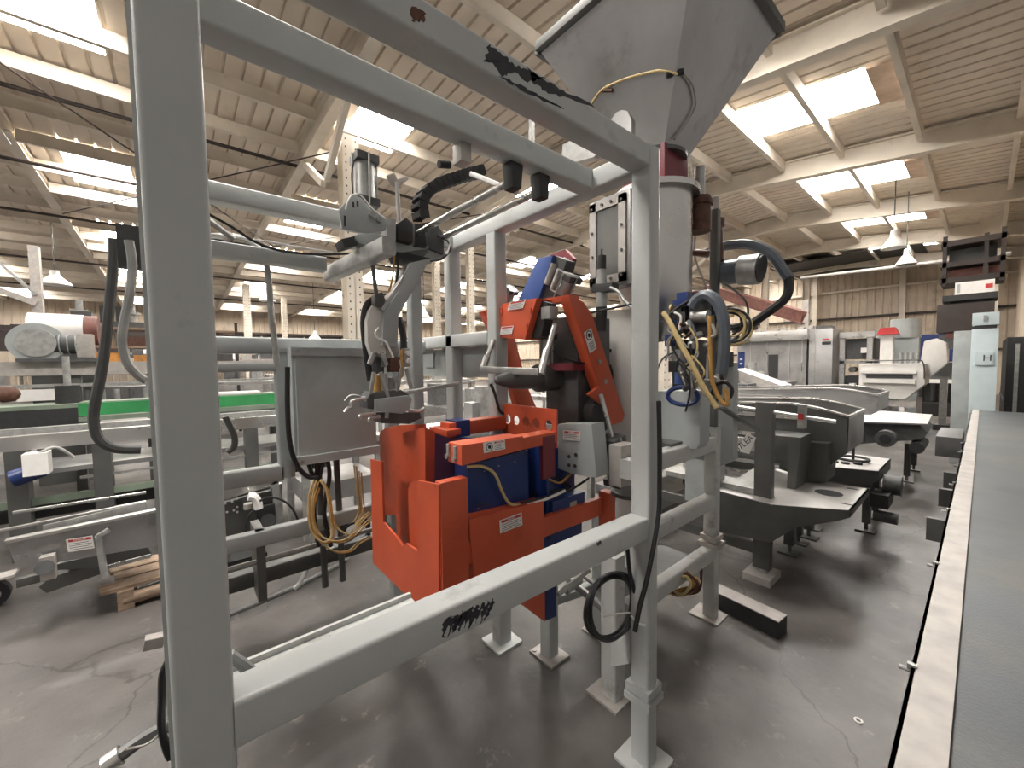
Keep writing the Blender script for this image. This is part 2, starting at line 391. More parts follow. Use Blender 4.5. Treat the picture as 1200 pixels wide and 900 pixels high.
perfcol(-24.5, 4.6, .24, 'thin dark-topped column left of the grey enclosure, near the left wall')
perfcol(-26, 8.3, .24, 'far thin column above the right part of the grey enclosure')

# ================================================================== MAIN FRAME
F = thing('machine_frame', (-1.5, .7, 0), 'large grey-green square-tube frame around the orange bagging machine', 'frame')
T_ = .08
def fb(p0, p1, name='rail', w=T_, h=T_, mt='frame', par=None, **k): return MB().beam(p0, p1, w, h, **k).build(name, M[mt], par or F)
pa = fb((-.84,.012,0), (-.84,.012,2.5), 'post', w=.08, h=.08)
pb = fb((-.835,1.37,0), (-.835,1.37,2.385), 'post', w=.08, h=.068)
fb((-.84,.05,2.348), (-.84,1.41,2.348), 'rail')
fb((-1.09,.0,2.348), (-1.09,1.33,2.348), 'rail')
fb((-.80,1.37,2.348), (-2.2,1.37,2.348), 'rail')
fb((-.80,.012,2.46), (-2.2,.012,2.46), 'rail')
fb((-2.16,.0,2.35), (-2.16,1.37,2.35), 'rail')
fb((-.84,.05,.99), (-.84,1.34,.968), 'rail', h=.085)
fb((-1.745,1.37,0), (-1.745,1.37,2.31), 'post', w=.08, h=.085)
fb((-2.2,.0,0), (-2.2,.0,2.42), 'post')
fb((-2.2,1.37,0), (-2.2,1.37,2.31), 'post')
fb((-1.79,1.37,1.745), (-3.3,1.37,1.755), 'rail')
fb((-2.25,.0,2.13), (-2.25,.62,2.13), 'rail', h=.07)
# outer bottom rail channel inside the front
m = MB(); m.box(-1.14,-1.06,-.02,.53,.86,.875); m.box(-1.14,-1.13,-.02,.53,.875,.89); m.box(-1.065,-1.055,-.02,.53,.84,.875); m.build('guide_channel', M['framewhite'], F)
MB().box(-1.15,-.87,-.02,.04,.83,.86).build('channel_bracket', M['frame'], F)
# front lower ties, feet
for (x, y) in ((-.835,1.37), (-1.745,1.37), (-.84,.012), (-2.2,0), (-2.2,1.37)):
    m = MB(); m.beam((x,y,0),(x,y,.012), .17, .17, r=.01); m.build('foot_plate', M['frame'], F)
m = MB(); m.box(-.885,-.785,1.32,1.42,.30,.33); m.box(-.89,-.78,1.315,1.425,.265,.29); m.build('post_collar', M['frame'], F)
m = MB(); m.prism([(-.875,1.33,.40),(-1.09,1.5,.17),(-1.09,1.5,.30),(-.875,1.33,.55)], V(.0,.02,0)); m.build('gusset', M['frame'], F)
# chipped paint marks (flat patches of bare primer with a ragged outline)
def ragged(poly, X=None, Z=None, name='paint_chip', mt='chip', seed=1):
    rnd = random.Random(seed); P = [at(a, b, X=X) if X is not None else at(a, b, Z=Z) for a, b in poly]; out = []
    for i in range(len(P)):
        a, b = P[i], P[(i+1) % len(P)]; n = 6
        for k in range(n):
            j = V(0, rnd.uniform(-.005,.005), rnd.uniform(-.004,.004)) if X is not None else V(rnd.uniform(-.004,.004), rnd.uniform(-.006,.006), 0)
            out.append(a.lerp(b, k/n) + j)
    MB().prism(out, V(-.0012,0,0) if X is not None else V(0,0,-.001)).build(name, M[mt], F)
ragged([(573,52),(592,66),(600,74),(612,80),(640,92),(618,96),(604,84),(588,88),(578,74),(568,72)], X=-.7988, seed=2)
ragged([(618,79),(636,92),(664,108),(696,124),(668,116),(642,108),(624,96)], X=-.7988, seed=3)
ragged([(586,88),(606,98),(632,112),(660,127),(632,115),(606,102)], X=-.7988, seed=4)
ragged([(482,8),(500,14),(496,24),(484,27)], X=-.7988, mt='rust', seed=5)
for i in range(9):
    x = 520+i*6.2; ragged([(x,730-i*1.5+random.uniform(-3,3)),(x+9,722-i*2.6),(x+10,727-i*2.4),(x-1,748-i*2.2-random.uniform(0,4))], X=-.7988, seed=20+i)
ragged([(700,636),(704,633),(704,638),(701,640)], X=-.7988, seed=40)

# second frame behind (left), carrying the enclosure
G = thing('tube_stand', (-2.5, .4, 0), 'grey square-tube stand carrying the flat grey enclosure at left', 'stand')
def gb(p0, p1, name='rail', w=.075, h=.075, mt='grey', **k): return MB().beam(p0, p1, w, h, **k).build(name, M[mt], G)
gb((-2.44,-.02,1.71), (-2.44,1.28,1.715), h=.085, w=.062)
gb((-2.45,-.02,1.60), (-2.45,.42,1.60), h=.045)
gb((-2.45,.44,1.0), (-2.45,.44,1.67), 'post')
gb((-2.45,1.05,.1), (-2.45,1.05,1.67), 'post')
for y_ in (.62,.72): MB().cyl((-2.47,y_,.30),(-2.45,y_-.02,1.08),.018).build('conduit_leg', M['dkstain'], G)
gb((-2.45,-.02,1.03), (-2.45,.42,1.03), h=.085)
gb((-2.45,-.02,0), (-2.45,-.02,2.2), 'post')
gb((-2.44,.0,.70), (-2.44,1.05,.70), h=.08, w=.062)
gb((-2.6,.0,.43), (-2.6,1.25,.43), h=.09, mt='dkstain')
for y_ in (.0,1.25): gb((-2.6,y_,0), (-2.6,y_,.46), 'post', mt='dkstain')
MB().box(-2.62,-2.42,.28,.32,.36,.74).build('clamp_strap', M['dkstain'], G)
MB().cyl((-2.45,-.02,.57),(-2.45,1.05,.57),.014).build('thin_pipe', M['galv'], G)
E_ = thing('enclosure_box', (-2.4, .65, 1.09), 'flat grey steel electrical enclosure hanging left of the gripper', 'enclosure')
MB().box(-2.55,-2.33,.46,.90,1.08,1.70).build('body', M['encl'], E_, bevel=.006)
MB().box(-2.33,-2.315,.475,.885,1.12,1.66).build('door', M['encl'], E_, bevel=.004)
MB().box(-2.34,-2.295,.455,.905,1.655,1.70).build('top_strip', M['encl'], E_)
MB().box(-2.34,-2.295,.455,.905,1.08,1.125).build('bottom_strip', M['encl'], E_)
for z in (1.68, 1.10): MB().cyl((-2.295,.485,z),(-2.285,.485,z),.009).build('screw', M['galv'], E_)

# wide sheet panel between middle posts
S = F
MB().box(-3.25,-1.79,1.40,1.41,1.52,1.705).build('panel_face', M['grey'], S)
MB().box(-2.62,-2.50,1.385,1.40,1.58,1.68).build('cover_plate', M['grey'], S, bevel=.004)

# ================================================================== BAGGING MACHINE (orange and blue)
B = thing('bagging_machine', (-1.55, 1.1, 0), 'orange and dark blue bag clamping machine standing inside the grey frame', 'machine')
def P_(m, name, mt, par, **k): return m.build(name, M[mt], par, **k)
XS = -1.30
# front U plate
P_(pY(MB(), [(434,538),(447,541),(449,612),(464,629),(472,641),(476,637),(489,646),(489,563),(514,568),(514,735),(437,660)], .73, .010), 'bin_plate', 'orange', B)
P_(MB().box(-1.345,-1.30,.74,.86,.66,1.155), 'side_channel', 'orange', B, bevel=.003)
P_(pY(MB(), [(444,512),(446,505),(452,501),(470,498),(498,497),(500,606),(449,603)], .95, .008), 'guide_plate', 'orange', B, bevel=.003)
P_(pY(MB(), [(462,519),(464,511),(470,507),(497,501),(501,640),(465,640)], .88, .008), 'guide_plate', 'orange', B, bevel=.003)
gx = at(498,501,Y=.88)[0]
P_(pX(MB(), [(498,501),(510,506),(509,560),(505,640),(499,640)], gx, .008), 'guide_flange', 'orange', B)
P_(pY(MB(), [(478,573),(481,566),(490,562),(490,648),(480,640)], .80, .008), 'guide_plate', 'orange', B)
# left arm, right arm and the hole plate joining them
P_(MB().box(-1.75,-1.665,1.0,1.36,1.245,1.315), 'jaw_arm', 'orange', B, bevel=.004)
P_(MB().box(-1.79,-1.62,.96,1.04,1.262,1.29), 'arm_tip', 'orange', B, bevel=.004)
P_(pY(MB(), [(508,507),(549,514),(549,612),(508,604)], 1.06, .02), 'blue_panel', 'blue', B)
P_(pY(MB(), [(449,590),(500,600),(500,650),(449,630)], 1.10, .02), 'bin_shade_panel', 'blackm', B)  # black panel added to put shade inside the bin
P_(MB().box(-1.76,-1.66,1.04,1.12,1.24,1.322), 'arm_band', 'blue', B)
P_(pX(MB(), [(541,522),(613,511),(613,527),(541,546)], XS, .10), 'jaw_arm', 'orange', B, bevel=.003)
P_(pX(MB(), [(613,513),(652,506),(652,519),(613,527)], XS-.004, .085), 'arm_extension', 'orange', B, bevel=.003)
o = at(589,512,Y=1.37); e = at(652,520,Y=1.37); tp = at(589,473,Y=1.37)
Wd = (e-o).x; Hd = (tp-o).z
P_(MB().plate_holes(V(o.x,1.37,o.z), V(1,0,0), V(0,0,1), Wd, Hd, [(Wd*q, Hd*.56, .026) for q in (.11,.28,.47,.66,.87)], -.01), 'hole_plate', 'orange', B)
P_(MB().box(e.x-.02,e.x,1.28,1.36,1.06,1.26), 'arm_bracket', 'maroon', B)
for (px, py) in ((525,520),(533,523)):
    a = at(px, py, Y=.83); P_(MB().cyl(a, a+V(0,0,-.045), .008).cyl(a+V(0,-.012,-.05), a+V(0,.012,-.05), .010), 'clamp_pin', 'galv', B)
# blue inner body
P_(MB().box(-1.62,-1.42,1.0,1.30,.80,1.235), 'inner_body', 'blue', B, bevel=.004)
P_(pX(MB(), [(549,545),(619,527),(619,597),(606,606),(549,628)], -1.36, .03), 'blue_side_plate', 'blue', B)
P_(MB().box(-1.66,-1.34,1.34,1.355,.74,1.22), 'mounting_plate', 'blue', B)
for px, py in ((567,552),(584,546),(603,541),(560,596)):
    a = at(px, py, X=-1.358); P_(MB().cyl(a, a+V(.004,0,0), .004, n=8), 'screw', 'galv', B)
# lower housing
P_(pX(MB(), [(549.5,609),(637,587),(639,729),(606,704),(556,682)], XS, .065), 'guard_housing', 'orange', B, bevel=.003)
P_(pX(MB(), [(517,645),(557,633),(557,658),(517,674)], -1.305, .03), 'link_bar', 'orange', B)
P_(MB().box(-1.42,-1.31,.78,.9,.875,.89).box(-1.37,-1.355,.8,.87,.89,.905), 'slide_clamp', 'galv', B)
P_(pX(MB(), [(637,607),(706,583),(706,603),(637,630)], -1.30, .03), 'push_arm', 'orange', B)
P_(MB().box(-1.34,-1.27,1.74,1.80,.70,.90), 'arm_end_bracket', 'orange', B, bevel=.004)
P_(pX(MB(), [(641,690),(652,684),(652,722),(641,727)], -1.33, .05), 'blue_foot_plate', 'blue', B)
P_(MB().box(-1.56,-1.34,1.30,1.60,.66,.80), 'base_housing', 'blue', B, bevel=.004)
P_(MB().box(-1.42,-1.32,1.36,1.60,.80,.93), 'valve_box', 'blue', B, bevel=.005)
P_(MB().box(-1.33,-1.315,1.48,1.53,.82,.90), 'valve_face', 'tanedge', B)
P_(MB().box(-1.56,-1.44,1.55,1.66,.8,1.15), 'blue_column', 'blue', B, bevel=.005)
P_(pY(MB(), [(620,525),(640,528),(643,542),(622,545)], 1.5, .03), 'blue_bracket', 'blue2', B)
# support legs under the machine
for x, y in ((-1.49,1.50),(-1.42,1.86)):
    P_(MB().beam((x,y,.012),(x,y,.72), .075,.075), 'leg', 'frame', B)
    P_(MB().box(x-.085,x+.085,y-.07,y+.07,0,.012).cyl((x-.065,y-.05,.012),(x-.065,y-.05,.018),.012), 'foot_plate', 'tanedge', B)
P_(MB().beam((-1.49,1.52,.30),(-1.42,1.84,.30), .05,.05), 'leg_tie', 'grey', B)
P_(MB().beam((-1.46,1.6,.42),(-1.06,1.58,.34), .03,.04).beam((-1.46,1.66,.45),(-1.06,1.64,.37), .02,.02), 'tie_rail', 'stain', B)
a, c = at(643,716,X=-1.3), at(690,708,X=-1.15)
P_(MB().cyl(at(654,697,X=-1.28), at(690,668,X=-1.28), .012).cyl(at(663,692,X=-1.28), at(680,679,X=-1.28), .02), 'piston_rod', 'galv', B)
# grey sealing unit with caution plate and black spout
P_(pY(MB(), [(654,497),(693,497),(699,560),(672,556),(654,549)], 1.50, .10), 'seal_housing', 'grey', B, bevel=.003)
for px, py in ((667,535),(675,533),(667,545),(674,546)):
    a = at(px, py, Y=1.5); P_(MB().cyl(a, a+V(0,-.004,0), .009, n=10), 'housing_hole', 'blackm', B)
a, c = at(690,456,X=-1.55), at(630,458,X=-1.55)
P_(MB().cyl(V(-1.55,a.y,1.52), V(-1.55,c.y,1.52), .075, n=24).lathe(V(-1.55,c.y,1.52),(0,-1,0),[(.055,0),(.054,.12),(.046,.2),(.02,.28),(.0,.29)]), 'bag_spout', 'dkstain', B)
P_(MB().cyl(V(-1.52,a.y-.1,1.52), V(-1.52,a.y+.1,1.52), .12, n=28), 'spout_collar', 'blackm', B)
P_(MB().box(-1.62,-1.38,1.62,1.9,1.25,1.85), 'drive_housing', 'dkgrey', B, bevel=.01)
P_(MB().cyl(at(697,484,X=-1.36), at(697,484,X=-1.36)+V(.05,0,0), .10, n=28).cyl(at(697,484,X=-1.30), at(697,484,X=-1.30)+V(.02,0,0), .05, n=20), 'black_pulley', 'blackm', B)
P_(MB().box(-1.55,-1.35,1.55,1.7,1.56,1.60), 'red_cross_bar', 'maroon', B)
# tilted arch
P_(pX(MB(), [(667,345),(684,354),(695,371),(732,487),(729,494),(716,499),(709,477),(668,352)], -1.30, .06), 'arch_leg', 'orange', B, bevel=.003)
ax = at(566,364,Y=1.48).x
P_(pY(MB(), [(566,364),(590,358),(668,345),(669,352),(632,358),(570,373)], 1.48, .07), 'arch_top', 'orange', B, bevel=.003)
P_(pX(MB(), [(566,365),(588,361),(604,398),(612,430),(615,446),(628,476),(640,520),(627,520),(606,476),(598,450),(590,425),(582,398)], ax+.03, .05), 'arch_leg', 'orange', B, bevel=.003)
P_(pX(MB(), [(690,462),(704,452),(712,478),(700,470)], -1.28, .02), 'pivot_lug', 'orange', B)
for px, py in ((702,424),(709,447)):
    a = at(px, py, X=-1.30); P_(MB().cyl(a, a+V(.008,0,0), .013, n=6), 'bolt', 'tanedge', B)
# orange tilted box with lid, blue slab, cylinders
cb = pY(MB(), [(588,356),(629,349),(615,398),(576,395)], 1.36, .11).build('control_box', M['orange'], B, bevel=.005)
for px, py in ((588,364),(581,384),(622,364),(617,381)):
    a = at(px, py, Y=1.358); P_(MB().box(a.x-.006,a.x+.006,a.y-.006,a.y+.002,a.z-.012,a.z+.012), 'latch', 'orange', cb)
P_(pY(MB(), [(629,350),(642,355),(634,394),(616,398)], 1.40, .06), 'box_side', 'blackm', B)
P_(pY(MB(), [(607,352),(630,303),(648,299),(631,350)], 1.66, .03), 'blue_cover', 'blue2', B, bevel=.004)
P_(pY(MB(), [(630,350),(648,299),(664,305),(650,350)], 1.69, .08), 'motor_block', 'dkgrey', B)
P_(pY(MB(), [(644,299),(662,292),(672,303),(666,326),(655,322)], 1.80, .03), 'maroon_plate', 'maroon', B)
for p0, p1 in (((650,309),(641,333)),((657,316),(648,340))):
    P_(MB().cyl(at(*p0,Y=1.68), at(*p1,Y=1.68), .022, n=12), 'motor_cylinder', 'galv', B)
def pneu(p0, p1, r, par, rodto=None, mt='stain', nm='air_cylinder'):
    p0, p1 = Vector(p0), Vector(p1); d = (p1-p0).normalized()
    c = P_(MB().cyl(p0, p1, r*.92, n=16), nm, mt, par)
    P_(MB().beam(p0, p0+d*r*.7, r*2.1, r*2.1, r=.003), 'end_cap', 'dkgrey', c); P_(MB().beam(p1-d*r*.7, p1, r*2.1, r*2.1, r=.003), 'end_cap', 'dkgrey', c)
    s = d.orthogonal().normalized(); t = d.cross(s); m = MB()
    for i, j in ((1,1),(1,-1),(-1,1),(-1,-1)): m.cyl(p0+(s*i+t*j)*r*.82, p1+(s*i+t*j)*r*.82, r*.1, n=6)
    P_(m, 'tie_rods', 'galv', c, kind='stuff')
    if rodto is not None: P_(MB().cyl(p1, rodto, r*.28, n=10), 'piston_rod', 'stainb', c)
    return c
pneu(at(600,338,Y=1.6), at(588,362,Y=1.6), .035, B)
pneu(at(669,322,Y=1.55), at(657,352,Y=1.55), .045, B)
P_(MB().box(*[x for t in zip(at(644,367,Y=1.42)-V(.03,.03,.03), at(644,367,Y=1.42)+V(.03,.03,.03)) for x in t]), 'rod_clevis', 'galv', B, bevel=.004)
P_(MB().cyl(at(650,380,X=-1.38), at(634,437,X=-1.38), .014, n=12).cyl(at(641,410,X=-1.38), at(634,438,X=-1.38), .019, n=12), 'pull_rod', 'stainb', B)
P_(MB().cyl(at(579,398,X=-1.72), at(565,433,X=-1.72), .013, n=12).cyl(at(571,418,X=-1.72), at(565,434,X=-1.72), .018, n=12), 'pull_rod', 'stainb', B)
P_(MB().beam(at(564,433,X=-1.72), at(633,436,X=-1.38), .035, .035, r=.004), 'pull_bar', 'galv', B)
pneu(at(640,392,Y=1.56), at(640,436,Y=1.56), .04, B)
pneu(at(716,512,X=-1.22), at(724,566,X=-1.22), .05, B, mt='dkgrey')
P_(MB().cyl(at(717,512,X=-1.22), at(704,462,X=-1.26), .012), 'piston_rod', 'stainb', B)
P_(MB().box(-1.17,-1.10,1.60,1.72,1.0,1.2), 'valve_plate', 'tanedge', B, bevel=.004)
P_(MB().cyl(at(738,575,X=-1.2), at(738,575,X=-1.2)+V(.0,0,-.02), .10, n=24), 'round_flange', 'dkstain', B)
for pts, X, r, mt in (([(548,547),(566,547),(580,556),(588,575),(597,590),(610,592)], -1.33, .007, 'yellow'),
                      ([(610,590),(640,582),(668,574),(690,560)], -1.33, .006, 'black'),
                      ([(618,592),(640,585),(662,575)], -1.31, .007, 'label'),
                      ([(640,556),(655,560),(668,571),(650,575),(625,578)], -1.40, .006, 'black'),
                      ([(648,410),(660,420),(690,427)], -1.34, .006, 'black'),
                      ([(690,520),(698,530),(693,545),(702,556),(712,545)], -1.22, .006, 'yellow'),
                      ([(560,592),(564,590),(570,592)], -1.33, .004, 'black'),
                      ([(661,302),(672,310),(668,325)], -1.6, .004, 'label'),
                      ([(575,450),(580,462),(585,480),(590,485)], -1.7, .008, 'blackm'),
                      ([(668,538),(672,550),(664,560),(655,566),(640,560)], -1.38, .006, 'amber')):
    P_(hose([at(a, b, X=X) for a, b in pts], r), 'air_hose', mt, B)
# left small linkage by arch
P_(MB().cyl(at(575,452,Y=1.5), at(582,448,Y=1.5), .02, n=10).cyl(at(577,455,Y=1.5), at(584,484,Y=1.5), .012), 'linkage', 'dkgrey', B)

# printed warning labels -----------------------------------------------------
def sticker(a, b, c, plane, par, head=None, kind='text', name='warning_label'):
    """flat label: a = bottom left, b = bottom right, c = top left (pixels) on a plane"""
    A, Bq, Cc = (at(*p, **plane) for p in (a, b, c)); u = Bq-A; v = Cc-A; n = u.cross(v).normalized()*.0015
    A = A+n*.3; W, H = u.length, v.length; uu, vv = u.normalized(), v.normalized()
    o = MB().prism([A, A+u, A+u+v, A+v], n).build(name, M['label'], par)
    q = A+n*1.2
    def bar(x0, x1, y0, y1, mt, nm): MB().prism([q+uu*x0*W+vv*y0*H, q+uu*x1*W+vv*y0*H, q+uu*x1*W+vv*y1*H, q+uu*x0*W+vv*y1*H], n*.3).build(nm, M[mt], par)
    x0 = .08
    if kind == 'hand':
        x0 = .50; cc = q+uu*.26*W+vv*.5*H; r = min(H*.38, W*.2); m = MB(); k = 24
        m.tube([cc+uu*r*math.cos(2*PI*i/k)+vv*r*math.sin(2*PI*i/k) for i in range(k)], r*.10, n=5, sub=1, closed=True)
        m.cyl(cc+n*.1, cc+n*.5, r*.5, n=10); m.tube([cc-uu*r*.68+vv*r*.68, cc+uu*r*.68-vv*r*.68], r*.07, n=5, sub=1)
        m.build('hand_symbol', M['ink'], par)
    if kind == 'handv':
        cc = q+uu*.5*W+vv*.76*H; r = W*.36; m = MB(); k = 24
        m.tube([cc+uu*r*math.cos(2*PI*i/k)+vv*r*math.sin(2*PI*i/k) for i in range(k)], r*.12, n=5, sub=1, closed=True)
        m.cyl(cc+n*.1, cc+n*.5, r*.5, n=10); m.build('hand_symbol', M['ink'], par)
        for i in range(5): bar(.15,.85,.08+i*.08,.11+i*.08,'ink','print_line')
        return o
    bar(x0, .94, .74, .92, 'red', 'red_header')
    if head: text(head, H*.16, q+n*.6+uu*((x0+.94)/2)*W+vv*.83*H, uu, vv, M['label'], par)
    for i in range(4): bar(x0, .94-(i % 2)*.12, .12+i*.15, .155+i*.15, 'ink', 'print_line')
    return o
sticker((567,531),(592,526),(566,519), dict(X=XS+.001), B, 'WARNING', 'hand')
sticker((586,625),(612,615),(585,610), dict(X=XS+.001), B, 'WARNING')
sticker((691,414),(699,408),(684,390), dict(X=-1.299), B, None, 'handv')
sticker((595,364),(613,361),(598,354), dict(Y=1.357), B, None)
sticker((586,392),(600,391),(588,383), dict(Y=1.357), B, None)
sticker((660,515),(680,517),(660,504), dict(Y=1.498), B, 'WARNING')
for o_ in ():
    pass

# ================================================================== GRIPPER on the slide rods
GX = -1.85
Gp = thing('bag_gripper', (GX, .85, 1.3), 'grey overhead gripper arm with slide rods and jaws hanging beside the enclosure', 'gripper')
def gx(pts, th, name, mt, X=GX, par=None, bevel=.003, **k): return P_(pX(MB(), pts, X, th), name, mt, par or Gp, bevel=bevel, **k)
for p0, p1 in (((604,204),(477,270)),((636,214),(505,277))):
    a = at(*p0, X=-1.09); c = at(*p1, X=-1.84); P_(MB().cyl(V(a.x,a.y,2.255), V(c.x,a.y,2.255), .014, n=14), 'slide_rod', 'stainb', Gp)
    P_(MB().prism([V(-1.13,a.y-.03,2.308), V(-1.13,a.y+.03,2.308), V(-1.13,a.y+.02,2.22), V(-1.13,a.y-.02,2.22)], V(.05,0,0)), 'rod_mount', 'blackm', Gp, bevel=.006)
P_(MB().box(-1.14,-1.09,.72,.76,2.25,2.31), 'sensor_bracket', 'tanedge', Gp, bevel=.003)
P_(MB().cyl((-1.16,.68,2.25),(-1.16,.72,2.26),.012), 'sensor', 'blackm', Gp)
gx([(397,246),(409,232),(415,228),(424,232),(436,246),(455,258),(452,270),(429,273),(401,267)], .015, 'side_plate', 'grey', X=-1.80)
for px, py in ((435,252),(443,258)): 
    a = at(px, py, X=-1.80); P_(MB().cyl(a, a+V(.02,0,0), .014, n=10), 'bolt', 'galv', Gp)
for px, py in ((414,240),(419,239),(404,256),(404,262)):
    a = at(px, py, X=-1.80); P_(MB().box(a.x,a.x+.001,a.y-.004,a.y+.004,a.z-.012,a.z+.012), 'slot', 'blackm', Gp)
pneu(at(427,184,X=-1.92), at(428,243,X=-1.92), .05, Gp, mt='galv')
gx([(415,276),(430,271),(520,293),(524,300),(512,305),(415,284)], .12, 'carriage_bar', 'grey')
gx([(466,262),(476,255),(484,262),(484,285),(466,280)], .10, 'carriage_block', 'blackm', X=-1.80)
gx([(486,262),(498,262),(500,290),(486,288)], .10, 'carriage_block', 'blackm', X=-1.83)
gx([(503,268),(512,262),(520,275),(520,298),(505,292)], .10, 'carriage_block', 'dkgrey', X=-1.83)
gx([(454,258),(464,256),(464,282),(454,278)], .08, 'carriage_block', 'stain', X=-1.80)
gx([(466,296),(505,290),(508,302),(492,308),(470,304)], .12, 'pivot_block', 'blackm')
gx([(400,280),(418,276),(420,286),(404,290)], .10, 'sensor_block', 'blackm')
P_(MB().cyl(at(468,262,X=GX), at(465,214,X=GX), .011, n=10), 'support_rod', 'tanedge', Gp)
gx([(454,205),(462,202),(466,210),(478,206),(479,210),(468,219),(461,217)], .02, 'fork_hook', 'tanedge')
# cable chain, link by link
path = [at(a, b, X=-1.62) for a, b in ((494,258),(492,247),(492,236),(498,226),(508,219),(520,214),(532,210),(544,206),(556,203),(566,201))]
dense = []
for i in range(len(path)-1):
    for k in range(4): dense.append(path[i].lerp(path[i+1], k/4))
dense.append(path[-1]); acc = 0; last = dense[0]
for p in dense[1:]:
    if (p-last).length > .030:
        d = (p-last).normalized(); m = MB(); s = V(1,0,0); u = d.cross(s).normalized()
        for sg in (-1, 1): m.beam(last+s*sg*.035+d*.002, p+s*sg*.035-d*.002, .008, .045, r=.002, up=u)
        m.beam(last+u*.022+d*.008, p+u*.022-d*.008, .07, .006, r=.001, up=u); m.beam(last-u*.022+d*.008, p-u*.022-d*.008, .07, .006, r=.001, up=u)
        m.build('chain_link', M['blackm'], Gp); last = p
P_(MB().beam(at(556,205,X=-1.5), at(602,224,X=-1.22), .05, .02, r=.003), 'chain_tray', 'stain', Gp)
# slanting extruded rail
P_(MB().beam(at(386,322,Z=2.10), at(456,288,Z=2.10), .06, .075, r=.01), 'extruded_rail', 'galv', Gp)
# arm
gx([(480,308),(503,303),(495,322),(467,370),(466,405),(448,405),(450,367),(473,332)], .05, 'slanted_arm', 'grey', X=-1.80)
gx([(478,310),(482,308),(474,334),(452,366),(446,362),(470,328)], .07, 'arm_flange', 'stain', X=-1.81)
gx([(430,376),(434,362),(441,357),(451,367),(449,400),(453,414),(447,419),(441,412),(436,419),(431,402)], .06, 'white_head', 'white', X=-1.83)
gx([(447,400),(466,400),(466,430),(447,430)], .05, 'press_block', 'tanedge', X=-1.84)
gx([(440,418),(451,418),(450,438),(441,438)], .06, 'jaw_stem', 'dkgrey', X=-1.85)
for a_, b_ in (((438,414),(433,427)),((447,414),(453,428))): P_(MB().beam(at(*a_,X=-1.82), at(*b_,X=-1.82), .02, .022, r=.005), 'toggle_link', 'galv', Gp)
for a_, b_ in (((438,436),(434,462)),((446,436),(455,466)),((455,466),(453,490)),((470,432),(466,456)),((476,432),(482,456)),((462,436),(466,458))):
    P_(MB().beam(at(*a_,X=-1.80), at(*b_,X=-1.80), .012, .018, r=.004), 'jaw_link', 'galv', Gp)
for a_, b_, mt in (((442,440),(442,460),'amber'),((448,438),(449,460),'white'),((458,442),(459,456),'galv')): P_(MB().cyl(at(*a_,X=-1.86), at(*b_,X=-1.86), .018, n=10), 'spring_tube', mt, Gp)
gx([(430,468),(435,460),(440,468),(440,480),(431,479)], .10, 'jaw', 'dkgrey', X=-1.80)
gx([(440,468),(480,463),(483,467),(480,480),(472,485),(440,482)], .03, 'jaw_face', 'grey', X=-1.78)
gx([(436,460),(470,457),(480,463),(440,468)], .14, 'jaw_top', 'dkstain', X=-1.80)
gx([(443,484),(492,483),(494,490),(480,497),(447,496)], .10, 'jaw_lower', 'dkgrey', X=-1.83)
for p in ([(404,483),(408,478),(412,477),(412,470),(428,466)],[(422,491),(423,487),(440,484)],[(433,494),(434,490),(446,488)],[(478,480),(490,482),(497,478)]):
    P_(MB().tube([at(a, b, X=-1.80) for a, b in p], .008, sub=3), 'handle', 'stainb', Gp)
P_(MB().beam(at(466,462,X=-1.84), at(556,446,X=-2.3), .02, .02, r=.003), 'cross_lever', 'galv', Gp)
gx([(458,420),(468,418),(470,436),(458,436)], .05, 'rust_block', 'brown', X=-1.80)
P_(hose([at(a, b, X=-1.80) for a, b in ((470,410),(471,425),(472,438),(470,442))], .007), 'brass_tube', 'amber', Gp)
for pts, r, mt, X in (([(446,350),(436,352),(429,360),(426,378),(428,402),(431,425),(434,446)], .016, 'black', -1.88),
                  ([(467,372),(471,385),(473,402),(472,422)], .018, 'black', -1.92),
                  ([(444,384),(440,390),(443,396),(452,401),(458,412),(461,419)], .005, 'label', -1.76),
                  ([(512,276),(524,282),(528,292),(518,303),(505,306)], .006, 'black', -1.8),
                  ([(405,245),(408,235),(414,228),(424,230),(436,244),(452,256)], .003, 'label', -1.78),
                  ([(414,230),(412,205),(415,188)], .003, 'black', -1.86),
                  ([(435,285),(438,320),(441,345)], .010, 'dkstain', -1.84),
                  ([(462,300),(460,325),(455,345)], .005, 'amber', -1.86),
                  ([(466,296),(466,322),(462,340)], .006, 'black', -1.86),
                  ([(520,270),(528,280),(524,298)], .004, 'label', -1.78),
                  ([(404,470),(410,464),(420,464),(428,470)], .005, 'galv', -1.8)):
    P_(hose([at(a, b, X=X) for a, b in pts], r), 'cable', mt, Gp)
gx([(440,345),(448,342),(452,352),(446,360),(440,356)], .05, 'joint_block', 'dkgrey', X=-1.80)
gx([(474,408),(480,408),(481,430),(474,430)], .04, 'side_valve', 'tanedge', X=-1.80)
for px, py in ((477,414),(478,423)):
    a = at(px, py, X=-1.80); P_(MB().cyl(a, a+V(.02,0,0), .012, n=10), 'valve_knob', 'label', Gp)
# posts of the rear frame behind the gripper
gb((-2.2,1.10,1.0), (-2.2,1.10,2.3), 'post', w=.07, h=.07, mt='grey')

